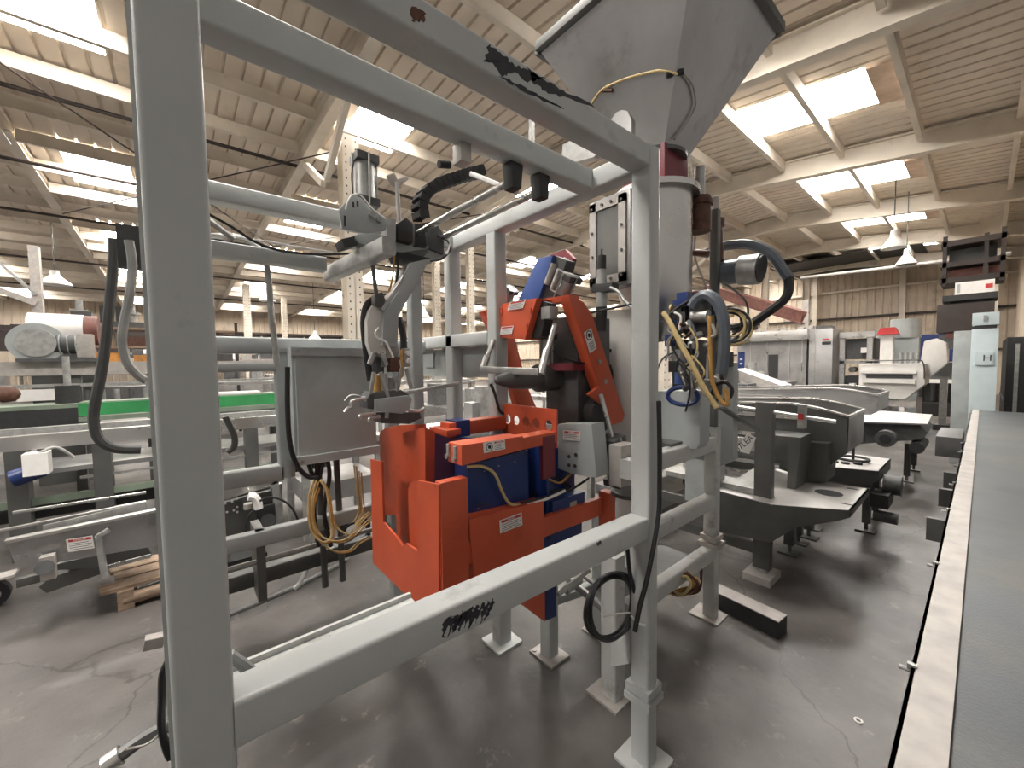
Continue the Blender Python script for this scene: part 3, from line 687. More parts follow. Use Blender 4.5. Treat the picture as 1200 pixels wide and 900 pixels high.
# ================================================================== SILO, HOPPER
H_ = thing('filling_silo', (-1.25, 2.15, 1.85), 'stainless steel filling silo with bolted inspection window behind the right frame post', 'silo')
SX, SY = -1.25, 2.15
P_(MB().lathe((SX,SY,0),(0,0,1),[(.09,1.72),(.13,1.82),(.20,1.98),(.20,2.53),(.235,2.53),(.235,2.56),(.12,2.56)], 40), 'drum', 'stainb', H_)
P_(MB().box(SX-.25,SX+.02,SY-.28,SY,2.02,2.52), 'window_box', 'stain', H_, bevel=.004)
wy = SY-.285; fr = MB()
x0, x1, z0, z1 = SX-.24, SX-.0, 2.04, 2.50
fr.box(x0,x1,wy-.01,wy+.01,z0,z0+.045).box(x0,x1,wy-.01,wy+.01,z1-.045,z1).box(x0,x0+.045,wy-.01,wy+.01,z0,z1).box(x1-.045,x1,wy-.01,wy+.01,z0,z1)
P_(fr, 'window_frame', 'tanedge', H_)
P_(MB().box(x0+.04,x1-.04,wy,wy+.012,z0+.04,z1-.04), 'window_pane', 'dkstain', H_)
for i in range(4):
    for xx in (x0+.022, x1-.022): P_(MB().cyl((xx,wy-.01,z0+.03+i*.133),(xx,wy-.02,z0+.03+i*.133),.008,n=6), 'bolt', 'dkstain', H_)
for xx in (x0+.09, x0+.15): 
    for zz in (z0+.022, z1-.022): P_(MB().cyl((xx,wy-.01,zz),(xx,wy-.02,zz),.008,n=6), 'bolt', 'dkstain', H_)
a = V(SX+.24,SY-.12,2.66)
P_(MB().cyl((SX+.02,SY-.3,2.63),(SX+.12,SY-.27,2.63),.02,n=8).cyl((SX+.02,SY-.3,2.58),(SX+.1,SY-.27,2.58),.016,n=8), 'band_clamp', 'galv', H_)
Hp = thing('feed_hopper', (SX, SY, 2.66), 'large inverted-pyramid stainless hopper above the silo', 'hopper')
s, t, n0, z0 = .47, 3.42, .13, 2.76
bt = [V(SX-n0,SY-n0,z0),V(SX+n0,SY-n0,z0),V(SX+n0,SY+n0,z0),V(SX-n0,SY+n0,z0)]
tp = [V(SX-s,SY-s,t),V(SX+s,SY-s,t),V(SX+s,SY+s,t),V(SX-s,SY+s,t)]
names = []
for i in range(4):
    j = (i+1) % 4; n = (bt[j]-bt[i]).cross(tp[i]-bt[i]).normalized()
    P_(MB().prism([bt[i],bt[j],tp[j],tp[i]], n*-.006), 'sloping_side', 'scuf' if False else 'stain', Hp)
for i in range(4):
    j = (i+1) % 4; P_(MB().beam(tp[i]+V(0,0,.0), tp[j]+V(0,0,.0), .05, .05, r=.002), 'rim_angle', 'dkstain', Hp)
P_(MB().box(SX-.13,SX+.13,SY-.13,SY+.13,2.56,2.77), 'neck', 'maroon', Hp, bevel=.01)
P_(MB().lathe((SX,SY,2.735),(0,0,1),[(.0,0),(.17,0),(.17,.02),(.0,.02)],32), 'neck_flange', 'dkstain', Hp)
# pale tube looped over the hopper
def onface(px, py):   # first side of the hopper that the pixel sees
    r = CAMR @ Vector((px-600.0, -(py-450.0), -FPX)); best = None
    for i in (0, 1):
        j = (i+1) % 4; n = (bt[j]-bt[i]).cross(tp[i]-bt[i]).normalized(); d = n.dot(r)
        k = n.dot(bt[i]-EYE)/d; p = EYE+r*k
        if best is None or (p-EYE).length > (best[0]-EYE).length: best = (p, n)
    return best[0]+best[1]*.012
P_(hose([onface(*p) for p in ((694,122),(700,113),(710,103),(735,92),(765,84),(778,83),(792,87))], .006), 'pale_tube', 'yellow', Hp)
P_(hose([onface(*p) for p in ((798,86),(808,98),(812,112),(812,126),(800,148),(788,163))], .005), 'pale_tube', 'tanedge', Hp)
P_(MB().cyl(onface(782,88), onface(798,84), .014), 'tube_fitting', 'blackm', Hp)
P_(MB().cyl(onface(707,106), onface(719,106), .009), 'tube_fitting', 'brown', Hp)

# ================================================================== WEIGHING STAND (right posts, gauges)
W_ = thing('weighing_stand', (-1.07, 2.0, 0), 'grey tube stand with two posts and rails right of the near frame post', 'stand')
P_(MB().beam((-1.10,1.535,.0),(-1.10,1.535,.70), .085, .08), 'post', 'framewhite', W_)
P_(pY(MB(), [(708,364),(743,362),(743,530),(741,668),(722,668),(722,530),(708,530)], 1.96, .07), 'white_column', 'white', W_, bevel=.006)
for z in (.60,1.10): P_(MB().beam((-1.06,1.60,z),(-1.38,2.0,z), .05, .05), 'rail', 'framewhite', W_)
P_(MB().beam((-1.06,2.50,.0),(-1.06,2.50,1.20), .075, .07, r=.012), 'post', 'framewhite', W_)
P_(MB().beam((-1.06,2.50,1.20),(-1.06,2.50,2.5), .045, .045, r=.003), 'upright_angle', 'dkstain', W_)
for z, h in ((.745,.08),(.42,.08),(1.10,.09)):
    P_(MB().beam((-1.06,1.58,z),(-1.06,2.47,z), .07, h, r=.01), 'rail', 'framewhite', W_)
for x, y in ((-1.10,1.535),(-1.06,2.50),(-1.75,2.5)):
    P_(MB().box(x-.1,x+.075,y-.08,y+.075,0,.012), 'foot_plate', 'tanedge', W_)
P_(MB().beam((-1.75,2.5,0),(-1.75,2.5,1.1), .07,.07), 'post', 'grey', W_)
P_(MB().beam((-1.1,2.5,1.02),(-1.75,2.5,1.02), .06,.07), 'rail', 'grey', W_)
P_(MB().beam((-1.10,1.6,.26),(-1.75,2.45,.26), .05,.05), 'rail', 'framewhite', W_)
P_(MB().box(-1.11,-1.01,2.45,2.55,.50,.53).box(-1.12,-1.0,2.44,2.56,.46,.485), 'post_collar', 'tanedge', W_)
for py_ in (411, 430): P_(MB().cyl(at(715,py_,Y=1.9599), at(715,py_,Y=1.955), .012, n=12), 'post_hole', 'blackm', W_)
# big dark panel and side cabinet
P_(pY(MB(), [(768,458),(818,458),(821,470),(820,520),(816,527),(778,522),(768,515)], 2.12, .12), 'gauge_cabinet', 'grey', W_, bevel=.01)
P_(pY(MB(), [(824,418),(859,425),(859,540),(824,556)], 2.62, .08), 'side_cabinet', 'grey', W_, bevel=.004)
P_(MB().box(-1.3,-1.06,2.0,2.5,1.09,1.16), 'cabinet_shelf', 'dkstain', W_)
# pipes, brown fittings
Vv = thing('valve_cluster', (-1.0, 2.3, 1.4), 'tangle of blue valves, brown fittings and looped air hoses right of the near post', 'valves')
def vp(pts, Y, th, nm, mt, bevel=.003): return P_(pY(MB(), pts, Y, th), nm, mt, Vv, bevel=bevel)
def vc(a, b, r, nm, mt, Y=2.35, n=14, Y2=None): return P_(MB().cyl(at(*a,Y=Y), at(*b,Y=Y2 or Y), r, n=n), nm, mt, Vv)
vc((820,196),(820,236),.028,'pipe','galv'); vc((820,232),(820,272),.06,'pipe_tee','brown'); vc((822,255),(806,252),.05,'pipe_tee','brown'); vc((820,236),(820,242),.07,'pipe_tee_collar','brown')
vc((838,232),(838,262),.025,'pipe','tanedge',Y=2.6); vc((838,262),(840,306),.04,'pipe','brown',Y=2.6); vc((838,258),(838,266),.055,'pipe_collar','brown',Y=2.6)
vc((806,345),(833,344),.022,'pipe','brown'); vc((808,296),(830,297),.018,'pipe','brown',Y=2.4)
vp([(836,308),(849,305),(851,328),(838,330)],2.62,.12,'motor_end','brown')
vc((848,320),(868,317),.075,'motor_body','bluehose',Y=2.65); vc((868,317),(891,315),.088,'motor_body','galv',Y=2.65); vc((891,315),(893,315),.08,'motor_cap','blackm',Y=2.65)
vp([(788,352),(820,350),(826,395),(790,395)],1.92,.06,'valve_bank','blue')
vp([(812,358),(830,358),(832,394),(810,392)],1.86,.06,'regulator','dkgrey')
vc((821,352),(821,372),.05,'regulator_cap','dkgrey',Y=1.87); vc((812,371),(830,371),.03,'regulator_port','galv',Y=1.84)
vc((815,392),(817,396),.03,'gauge_knob','galv',Y=1.84)
vp([(786,398),(818,398),(816,450),(788,455)],1.98,.10,'valve_bank','blackm')
vp([(792,412),(802,414),(802,450),(790,450)],1.90,.06,'blue_valve','blue2')
vp([(836,414),(855,412),(855,430),(838,432)],2.5,.06,'terminal_block','blackm')
vp([(838,432),(848,432),(848,458),(839,458)],2.38,.05,'hose_adapter','galv')
vp([(800,425),(812,423),(814,450),(802,452)],1.88,.06,'small_valve','dkgrey')
vc((786,361),(788,361),.018,'yellow_knob','yellow',Y=1.86); vc((817,449),(819,449),.02,'round_port','yellow',Y=1.87)
for i,(px,py) in enumerate(((800,373),(804,381),(798,388),(806,437),(845,440),(808,404),(794,404),(826,405))): vc((px,py),(px+5,py),.02,'fitting','galv' if i%2 else 'dkgrey',Y=1.87)
cc = at(800,464,Y=1.98); P_(MB().tube([cc+V(.07*math.cos(k*PI/8),0.02*math.cos(k*PI/8),.045*math.sin(k*PI/8)) for k in range(16)], .012, closed=True, sub=2), 'blue_handwheel', 'blue', Vv)
def vh(pts, r, mt, Y=1.84, nm='air_hose'): return P_(hose([at(a, b, Y=Y) for a, b in pts], r), nm, mt, Vv)
vh([(811,360),(818,350),(828,346),(840,354),(847,372),(849,400),(847,425),(845,438)], .026, 'bluehose', 1.82, 'thick_hose')
vh([(777,366),(786,380),(797,402),(810,425),(825,455),(840,478)], .012, 'yellow', 1.76)
vh([(832,370),(832,395),(833,420),(835,448),(845,470),(853,473),(850,455)], .010, 'amber', 1.80)
vh([(831,395),(838,392),(834,380)], .008, 'tanedge', 1.80)
vh([(790,366),(798,372),(795,392),(803,393)], .006, 'label', 1.84)
vh([(782,400),(786,425),(798,440),(805,455)], .006, 'tanedge', 1.84)
vh([(802,392),(790,395),(783,405)], .007, 'yellow', 1.84)
vh([(806,460),(815,455),(812,440),(806,425)], .006, 'galv', 1.84)
vh([(800,395),(786,372),(793,362),(808,352)], .008, 'black', 1.84)
vh([(838,452),(850,448),(858,457),(853,468),(840,468)], .008, 'black', 1.84)
vh([(846,330),(858,338),(873,352),(876,370),(864,388),(858,392)], .006, 'black', 2.5)
vh([(822,340),(830,355),(845,370),(860,370)], .007, 'amber', 2.45)
rv = random.Random(11)
for k in range(9):
    c0 = (856+rv.uniform(-3,5), 381+rv.uniform(-3,3)); rx = rv.uniform(14,24); ry = rv.uniform(16,24)
    P_(hose([at(c0[0]+rx*math.cos(j*PI/6), c0[1]+ry*math.sin(j*PI/6), Y=2.42+.01*k+.006*(j%3)) for j in range(12)], .0065, closed=True, sub=3), 'hose_coil', 'yellow' if k % 3 else 'black', Vv)
for k in range(34):
    px, py = rv.uniform(786,838), rv.uniform(350,456); c = at(px, py, Y=rv.uniform(1.84,1.92)); q = rv.uniform(.010,.028)
    if rv.random() < .5: P_(MB().box(c.x-q,c.x+q,c.y-q,c.y+q,c.z-q*1.3,c.z+q*1.3), 'valve_body', rv.choice(['blue','blackm','dkgrey','galv','blue']), Vv, bevel=.003)
    else: P_(MB().cyl(c, c+V(rv.uniform(-.03,.03),-.02,rv.uniform(-.04,.04)), q*.7, n=10), 'fitting', rv.choice(['galv','dkgrey','brown','blackm','tanedge']), Vv)
for k in range(12):
    px, py = rv.uniform(784,830), rv.uniform(352,430); n = []
    for j in range(4): n.append((px, py)); px += rv.uniform(-14,14); py += rv.uniform(4,22)
    P_(hose([at(a, b, Y=1.80) for a, b in n], .0045), 'thin_hose', rv.choice(['black','galv','black','yellow','bluehose']), Vv)
vh([(826,298),(840,291),(858,287),(880,287),(902,297),(917,316),(924,326)], .030, 'bluehose', 2.75, 'thick_hose')
vh([(924,325),(924,340),(918,352),(900,366),(880,380),(868,388)], .026, 'black', 2.75, 'thick_hose')
vh([(804,298),(815,296),(828,298)], .022, 'bluehose', 2.6, 'thick_hose')
vh([(798,165),(802,190),(808,215),(812,235)], .006, 'label', 2.3); vh([(808,168),(810,200),(814,232)], .006, 'label', 2.35)
vh([(815,275),(814,300),(825,330),(833,348),(850,372)], .006, 'tanedge', 2.4)
vh([(872,380),(862,384),(853,383)], .02, 'black', 2.5)
vp([(855,380),(884,376),(885,386),(858,390)],2.9,.05,'slotted_bracket','dkgrey')
# sensor and spring cylinder left of the near post
vc2 = lambda a, b, r, nm, mt, Y=1.75: P_(MB().cyl(at(*a,Y=Y), at(*b,Y=Y), r, n=14), nm, mt, H_)
vc2((705,292),(705,300),.006,'rod_tip','blackm'); vc2((705,300),(705,316),.024,'sensor_head','blackm'); vc2((705,316),(705,332),.026,'sensor_body','galv'); vc2((705,332),(705,360),.03,'sensor_body','galv'); vc2((705,360),(704,388),.03,'sensor_base','blackm')
P_(pY(MB(), [(694,333),(717,331),(717,341),(694,343)], 1.72, .06), 'cylinder_yoke', 'blackm', H_, bevel=.003)
P_(hose([at(a,b,Y=1.72) for a,b in ((715,337),(725,342),(732,352),(742,362))], .008), 'air_hose', 'galv', H_)
P_(MB().cyl(at(668,372,Y=1.7), at(745,355,Y=1.72), .006), 'long_rod', 'blackm', H_)

# slotted strut with paper tag leaning to the tables
L_ = thing('slotted_strut', (-.9, 3.0, 1.2), 'slanting slotted steel strut with a paper tag, leaning right from the valves', 'strut')
a, c = at(846,478,X=-.95), at(886,504,X=-.98)
P_(MB().beam(a, c, .04, .012, r=.001), 'strut', 'dkstain', L_)
for k in (.2,.45,.7): 
    p = a.lerp(c, k); d = (c-a).normalized(); P_(MB().beam(p-d*.03+V(0,0,.0065), p+d*.03+V(0,0,.0065), .014, .003, r=0), 'slot', 'label', L_)
P_(MB().prism([at(862,528,Y=2.9),at(878,532,Y=2.9),at(886,513,Y=2.9),at(876,507,Y=2.9)], V(0,.002,0)), 'paper_tag', 'label', L_)
text('07LEA', .055, at(872,520,Y=2.897), V(.55,0,.6), V(-.6,0,.55), M['ink'], L_)

# ================================================================== RIGHT CONVEYOR AND CABINETS
C_ = thing('belt_conveyor', (.2, 4, 0), 'long blue-grey belt conveyor with dusty pale edge along the right side', 'conveyor')
P_(MB().box(-.022,.50,-1.0,8.2,.86,.893), 'belt', 'belt', C_)
m = MB(); m.box(-.085,-.018,-1.0,8.2,.885,.902); m.box(-.085,-.078,-1.0,8.2,.76,.902); P_(m, 'edge_rail', 'tanedge', C_)
m = MB(); m.box(.50,.56,-1.0,8.2,.885,.902); m.box(.553,.56,-1.0,8.2,.76,.902); P_(m, 'edge_rail', 'tanedge', C_)
P_(MB().box(-.05,.53,-1.0,8.2,.78,.86), 'bed', 'dkstain', C_)
for y in (1.8, 3.6, 5.4, 7.6):
    for x in (-.055,.53): P_(MB().box(x-.03,x+.03,y-.035,y+.035,0,.78), 'leg', 'dkstain', C_)
    P_(MB().box(-.03,.5,y-.02,y+.02,.3,.35), 'cross_brace', 'dkstain', C_)
P_(MB().box(-.26,-.10,5.2,5.9,.72,.90), 'drive_box', 'dkgrey', C_, bevel=.008)
for y in (1.25, 1.95, 2.7, 3.3, 3.9, 4.5, 5.0, 6.2, 6.9, 7.6):
    P_(MB().cyl((-.08,y,.89),(-.105,y,.89),.005,n=8).box(-.092,-.075,y-.006,y+.006,.895,.907), 'edge_bolt', 'galv', C_)
for y, z in ((3.0,.76),(3.9,.72),(4.4,.74)): P_(MB().box(-.17,-.085,y,y+.04,z-.12,z), 'side_bracket', 'dkstain', C_)
K = thing('control_cabinet', (.0, 8.5, 0), 'narrow pale blue control cabinet at the far end of the belt conveyor', 'cabinet')
P_(MB().box(-.12,.12,8.4,8.7,.3,1.99), 'body', 'paleblue', K, bevel=.01); P_(MB().box(-.12,.12,8.4,8.7,2.04,2.21), 'terminal_box', 'paleblue', K, bevel=.008)
P_(MB().box(-.10,.10,8.42,8.68,1.98,2.05), 'neck', 'blackm', K); P_(MB().box(-.12,.12,8.4,8.7,0,.3), 'plinth', 'dkgrey', K)
P_(MB().box(-.02,.01,8.37,8.4,2.09,2.17), 'hasp', 'galv', K); P_(MB().box(-.08,.08,8.36,8.4,1.5,1.68), 'switch_box', 'paleblue', K, bevel=.006)
text('H', .12, (.03,8.355,1.59), (1,0,0), (0,0,1), M['ink'], K)
K2 = thing('grey_cabinet', (-.2, 9.2, 0), 'tall plain grey cabinet half hidden left of the pale blue cabinet', 'cabinet')
P_(MB().box(-.30,-.06,8.95,9.5,0,2.0), 'body', 'grey', K2, bevel=.01); P_(MB().box(-.305,-.30,9.05,9.4,1.0,1.7), 'side_door', 'tanedge', K2)
K3 = thing('dark_duct_box', (-.25, 10.6, 2.15), 'dark brown hanging duct box above the pale blue cabinet', 'duct')
P_(MB().box(-.56,.09,10.3,11,2.05,2.53), 'body', 'darkband', K3, bevel=.01); P_(MB().box(-.50,.12,10.28,11,2.58,2.68), 'lid', 'blackm', K3); P_(MB().box(-.45,.05,10.35,10.9,1.95,2.05), 'underside_tray', 'rustred', K3); P_(MB().box(-.4,.0,10.4,10.9,2.52,2.59), 'collar', 'blackm', K3)
P_(MB().box(-.05,.05,10.5,10.9,0,2.1), 'support_post', 'blackm', K3)
K4 = thing('carton', (-.1, 10.6, 2.68), 'white carton with a red mark lying on the dark duct box', 'box')
P_(MB().box(-.36,.08,10.4,10.8,2.68,2.90), 'body', 'label', K4); P_(MB().box(-.02,.06,10.396,10.4,2.76,2.83), 'red_mark', 'red', K4); P_(MB().box(-.34,-.3,10.396,10.4,2.72,2.87), 'print_mark', 'grey', K4)
K5 = thing('overhead_rack', (-.2, 12, 3.4), 'dark overhead rack shelves high above the carton at right', 'rack')
for z in (3.05, 3.35, 3.75): P_(MB().box(-.6,.2,11.5,12.5,z,z+.10), 'shelf', 'darkband', K5)
for x in (-.58,.14): P_(MB().box(x,x+.06,11.5,11.56,3.0,3.95), 'upright', 'darkband', K5)
P_(MB().box(-.5,.15,11.7,12.4,3.15,3.32), 'stored_load', 'rustred', K5); P_(MB().box(-.5,.1,11.7,12.4,3.45,3.7), 'stored_load', 'blackm', K5)
P_(MB().box(-.06,.0,11.52,11.58,0,3.9), 'support_post', 'darkband', K5)
K6 = thing('black_rack', (.5, 10.5, 0), 'black covered rack in the gap right of the pale blue cabinet', 'rack')
P_(MB().box(.22,.80,9.6,12,0,1.9), 'body', 'blackm', K6); P_(MB().box(.21,.22,9.7,11.9,.9,.95), 'trim_bar', 'dkgrey', K6); P_(MB().box(.3,.34,9.59,9.6,.1,1.8), 'front_strip', 'galv', K6)
K7 = thing('hanging_heater', (.38, 5.2, 3.3), 'tan hanging heater shade with black top at the upper right edge', 'heater')
P_(MB().prism([(.20,5,3.35),(.26,5,3.95),(.6,5,3.95),(.6,5,3.25)], V(0,.5,0)), 'shade', 'tanedge', K7, bevel=.02); P_(MB().box(.24,.6,5,5.5,3.95,4.3), 'housing', 'blackm', K7, bevel=.02)
P_(MB().cyl((.4,5.25,4.3),(.4,5.25,5.75),.02), 'hanger', 'blackm', K7)

# ================================================================== STAINLESS TABLES AND TROUGHS
def legfoot(m, x, y, z, w=.05):
    m.box(x-w/2,x+w/2,y-w/2,y+w/2,.08,z); m.cyl((x,y,.02),(x,y,.09),.015); m.box(x-.07,x+.07,y-.06,y+.06,0,.015); return m
T1 = thing('discharge_stand', (-.8, 3.6, 0), 'low stainless stand with an oval hole in its sloping top, nearest in the right row', 'stand')
q = [at(947,560,Z=.60), at(1017,573,Z=.60), at(997,598,Z=.60), at(908,592,Z=.60)]
P_(MB().prism([V(p.x,p.y,.60) for p in (V(-.95,4.05,0),V(-.54,4.05,0),V(-.54,3.38,0),V(-.92,3.12,0))]+[V(-1.28,3.1,.62),V(-1.28,4.05,.66)], V(0,0,-.006)), 'top_plate', 'worktop', T1)
mm = MB().cyl((-.72,3.70,.6005),(-.72,3.70,.602),.085,n=28); P_(mm, 'oval_hole', 'ink', T1)
for x, y, a in ((-.90,3.98,0),(-.62,3.95,0),(-.58,3.5,0),(-.88,3.4,0)): P_(MB().box(x-.035,x+.035,y-.008,y+.008,.6005,.602), 'slot', 'ink', T1)
P_(MB().prism([(-.54,3.38,.6),(-.54,3.38,.55),(-.60,3.34,.52),(-.80,3.2,.45),(-.92,3.12,.33),(-1.28,3.1,.3),(-1.28,3.1,.62),(-.92,3.12,.6)], V(0,.01,0)), 'side_skirt', 'dkstain', T1)
P_(MB().prism([(-.54,3.38,.6),(-.54,4.05,.6),(-.54,4.05,.55),(-.54,3.38,.55)], V(-.01,0,0)), 'front_skirt', 'dkstain', T1)
P_(MB().prism([(-.54,4.05,.6),(-.54,4.05,.5),(-1.28,4.05,.3),(-1.28,4.05,.62)], V(0,-.01,0)), 'side_skirt', 'dkstain', T1)
P_(MB().box(-1.06,-.95,3.20,3.27,.08,1.30), 'main_post', 'dkstain', T1, bevel=.004)
P_(MB().box(-1.1,-.92,3.12,3.35,0,.05), 'foot_pad', 'tanedge', T1); P_(MB().cyl((-1.0,3.235,.05),(-1.0,3.235,.1),.03), 'foot_screw', 'galv', T1)
for x, y in ((-.99,3.82),(-.97,4.29)): P_(legfoot(MB(), x, y, .5, .07), 'leg', 'dkstain', T1)
P_(MB().box(-2.2,-1.06,3.2,3.25,.40,.47), 'cross_rail', 'dkstain', T1); P_(MB().box(-2.2,-1.06,3.2,3.25,.18,.25), 'cross_rail', 'dkstain', T1)
P_(MB().box(-1.75,-1.06,3.2,3.4,.62,.66), 'ledge', 'galv', T1); P_(MB().box(-1.5,-1.30,3.05,3.3,.50,.85), 'catch_box', 'grey', T1)
P_(MB().box(-1.6,-1.06,3.24,3.26,.93,1.02), 'rule_bar', 'tanedge', T1)
a, c = at(858,501,Y=3.22), at(974,516,Y=3.22)
P_(MB().cyl(V(-1.35,3.22,1.32-.05), V(-.60,3.22,1.20), .013, n=12), 'silver_rod', 'stainb', T1)
P_(MB().box(-.80,-.76,3.19,3.25,1.14,1.30), 'clamp', 'galv', T1); P_(MB().box(-.795,-.765,3.185,3.19,1.20,1.24), 'red_tip', 'red', T1)
P_(pY(MB(), [(880,508),(938,513),(938,520),(932,575),(922,575),(924,522),(880,518)], 3.6, .30), 'hood_frame', 'dkstain', T1)
P_(pY(MB(), [(943,518),(971,520),(971,524),(968,565),(943,565)], 3.9, .30), 'pedestal', 'dkstain', T1)
for z in (.5,.58,.68): P_(MB().box(-1.75,-1.1,3.9,3.95,z,z+.025), 'louvre', 'stainb', T1)

T2 = thing('handwheel_stand', (-.8, 5, 0), 'low stainless stand with a black handwheel fitting on its top, second in the right row', 'stand')
P_(MB().prism([V(-1.0,5.42,.6),V(-.57,5.42,.6),V(-.57,4.76,.6),V(-.98,4.60,.6),V(-1.4,4.58,.64),V(-1.4,5.42,.66)], V(0,0,-.006)), 'top_plate', 'worktop', T2)
P_(MB().prism([(-.57,4.76,.6),(-.57,4.76,.52),(-.7,4.7,.4),(-1.4,4.58,.36),(-1.4,4.58,.64),(-.98,4.6,.6)], V(0,.01,0)), 'side_skirt', 'dkstain', T2)
P_(MB().prism([(-.57,4.76,.6),(-.57,5.42,.6),(-.57,5.42,.5),(-.57,4.76,.5)], V(-.01,0,0)), 'front_skirt', 'dkstain', T2)
for x, y in ((-.66,4.85),(-.66,5.3),(-1.2,4.8)): P_(legfoot(MB(), x, y, .5, .06), 'leg', 'dkstain', T2)
P_(MB().tube([V(-.80+.12*math.cos(k*PI/8), 5.05+.12*math.sin(k*PI/8), .625) for k in range(16)], .013, closed=True, sub=1), 'wheel_ring', 'blackm', T2)
P_(MB().cyl((-.8,5.05,.6),(-.8,5.05,.82),.012).cyl((-.8,5.05,.82),(-.72,5.05,.82),.010).cyl((-.72,5.05,.80),(-.72,5.05,.87),.010), 'wheel_spindle', 'blackm', T2)
for x, y in ((-.98,4.85),(-.9,4.80),(-.82,4.82),(-.74,4.9)): P_(MB().cyl((x,y,.6),(x,y,.625),.035), 'knob', 'blackm', T2)
P_(MB().cyl((-.56,4.95,.45),(-.44,4.95,.45),.09,n=20), 'drive_motor', 'dkgrey', T2); P_(MB().box(-.62,-.5,4.7,5.0,.28,.40), 'gearbox', 'blackm', T2); P_(MB().cyl((-.6,4.75,.2),(-.44,4.75,.2),.05), 'roller', 'dkgrey', T2)

def trough(name, label, Y, dY, pts, mt='dkstain', X2=-4.5):
    t = thing(name, at(*pts[3], Y=Y), label, 'trough')
    P = [at(a, b, Y=Y) for a, b in pts]
    P_(MB().prism(P, V(0,.006,0)), 'side_panel', mt, t); P_(MB().prism([p+V(0,dY,0) for p in P], V(0,.006,0)), 'side_panel', 'stain', t)
    i = pts.index(min(pts, key=lambda q: -q[0] + q[1]*.001)); e0, e1 = P[i], P[(i+1) % len(P)]
    P_(MB().prism([e0, e1, e1+V(0,dY,0), e0+V(0,dY,0)], V(-.006,0,0)), 'end_panel', 'stain', t)
    e2 = P[(i+2) % len(P)]; b0 = V(P[0].x, Y, P[-1].z)
    P_(MB().prism([e1, e2, e2+V(0,dY,0), e1+V(0,dY,0)], V(0,0,-.005)), 'floor_panel', mt, t)
    m = MB()
    for k in range(len(pts)-1):
        if k >= i: break
        for o in (0, dY): m.beam(P[k]+V(0,o,0), P[k+1]+V(0,o,0), .025, .02, r=.002)
    m.beam(e0, e0+V(0,dY,0), .02, .02, r=.002); P_(m, 'rim_bead', 'stainb', t)
    return t, P
t_, P = trough('feed_trough', 'open stainless feed trough behind the nearest low stand', 4.0, .62, [(800,470),(928,473),(957,478),(995,488),(993,530),(968,548),(800,552)])
for pz in (.62,.80): P_(MB().box(P[0].x,P[2].x-.1,3.96,3.998,pz+.30,pz+.33), 'side_rib', 'stainb', t_)
for x, y in ((-1.0,4.1),(-1.0,4.55),(-2.0,4.1)): P_(legfoot(MB(), x, y, .75, .06), 'leg', 'dkstain', t_)
t_, P = trough('steel_trough', 'second stainless trough with chamfered end, behind the first trough', 5.6, .75, [(800,457),(975,455),(1002,458),(1029,463),(1028,482),(1020,486),(800,492)], mt='stain')
P_(MB().box(P[0].x,-1.2,5.56,5.598,1.13,1.17), 'side_rib', 'stainb', t_)
for x, y in ((-1.1,5.7),(-1.1,6.25),(-2.5,5.7)): P_(legfoot(MB(), x, y, .8, .06), 'leg', 'dkstain', t_)
t_ = thing('tilted_chute', (-3.2, 7.2, 0), 'cream sloping chute rising to the left behind the troughs', 'chute')
P_(MB().prism([at(860,432,Y=7.2),at(916,452,Y=7.2),at(916,458,Y=7.2),at(860,445,Y=7.2)], V(0,.5,0)), 'slide', 'tanedge', t_); P_(MB().box(-2.9,-2.84,7.3,7.36,0,1.2), 'leg', 'tanedge', t_)
P_(MB().box(-3.3,-3.24,7.3,7.36,0,1.2), 'leg', 'tanedge', t_)
t_ = thing('flat_deck_machine', (-.8, 6.9, 0), 'low machine with flat steel deck and round motor beyond the second stand', 'machine')
P_(MB().prism([(-1.5,6.4,.80),(-.42,7.0,.80),(-.45,8.2,.80),(-1.5,8.4,.80)], V(0,0,-.02)), 'deck', 'stain', t_)
P_(MB().prism([(-1.45,6.6,.78),(-.5,7.05,.78),(-.42,7.05,.68),(-.46,7.0,.60),(-1.4,6.6,.42)], V(0,.9,0)), 'body', 'dkgrey', t_, bevel=.01)
P_(MB().cyl((-.75,6.75,.62),(-.75,6.6,.62),.10,n=24), 'round_motor', 'dkgrey', t_); P_(MB().cyl((-.75,6.6,.62),(-.75,6.58,.62),.055,n=20), 'motor_ring', 'blackm', t_)
P_(MB().cyl((-.5,6.9,.50),(-.5,7.5,.50),.07), 'roller', 'blackm', t_)
for x, y in ((-.6,7.2),(-.6,8.0),(-1.3,7.2)): P_(legfoot(MB(), x, y, .5, .06), 'leg', 'dkstain', t_)
# far stainless oven and its neighbours
O = thing('stainless_oven', (-3.4, 12.2, 0), 'long stainless cabinet with dark slot window and blue control strip, under the red crane beam', 'cabinet')
P_(MB().box(-4.45,-2.85,12,13.4,0,2.10), 'body', 'stain', O); P_(MB().box(-4.6,-2.78,11.7,13.4,2.10,2.34), 'hood', 'stainb', O, bevel=.01)
for x in (-4.12,-3.72,-3.22,-2.95): P_(MB().box(x,x+.02,11.98,12,.1,2.08), 'door_edge', 'stainb', O)
P_(MB().box(-3.68,-3.46,11.985,12,.4,1.75), 'slot_window', 'ink', O); P_(MB().box(-4.42,-4.26,11.98,12,1.15,1.85), 'control_strip', 'blue', O)
for z in (1.25,1.35,1.5,1.62): P_(MB().box(-4.37,-4.31,11.975,11.98,z,z+.04), 'control_key', 'label', O)
P_(MB().box(-4.06,-4.02,11.94,11.98,1.15,1.3), 'door_handle', 'galv', O)
for i in range(9): P_(MB().box(-4.4+i*.19,-4.3+i*.19,12.2,12.4,2.34,2.40+.03*(i % 3)), 'roof_fitting', 'tanedge', O)
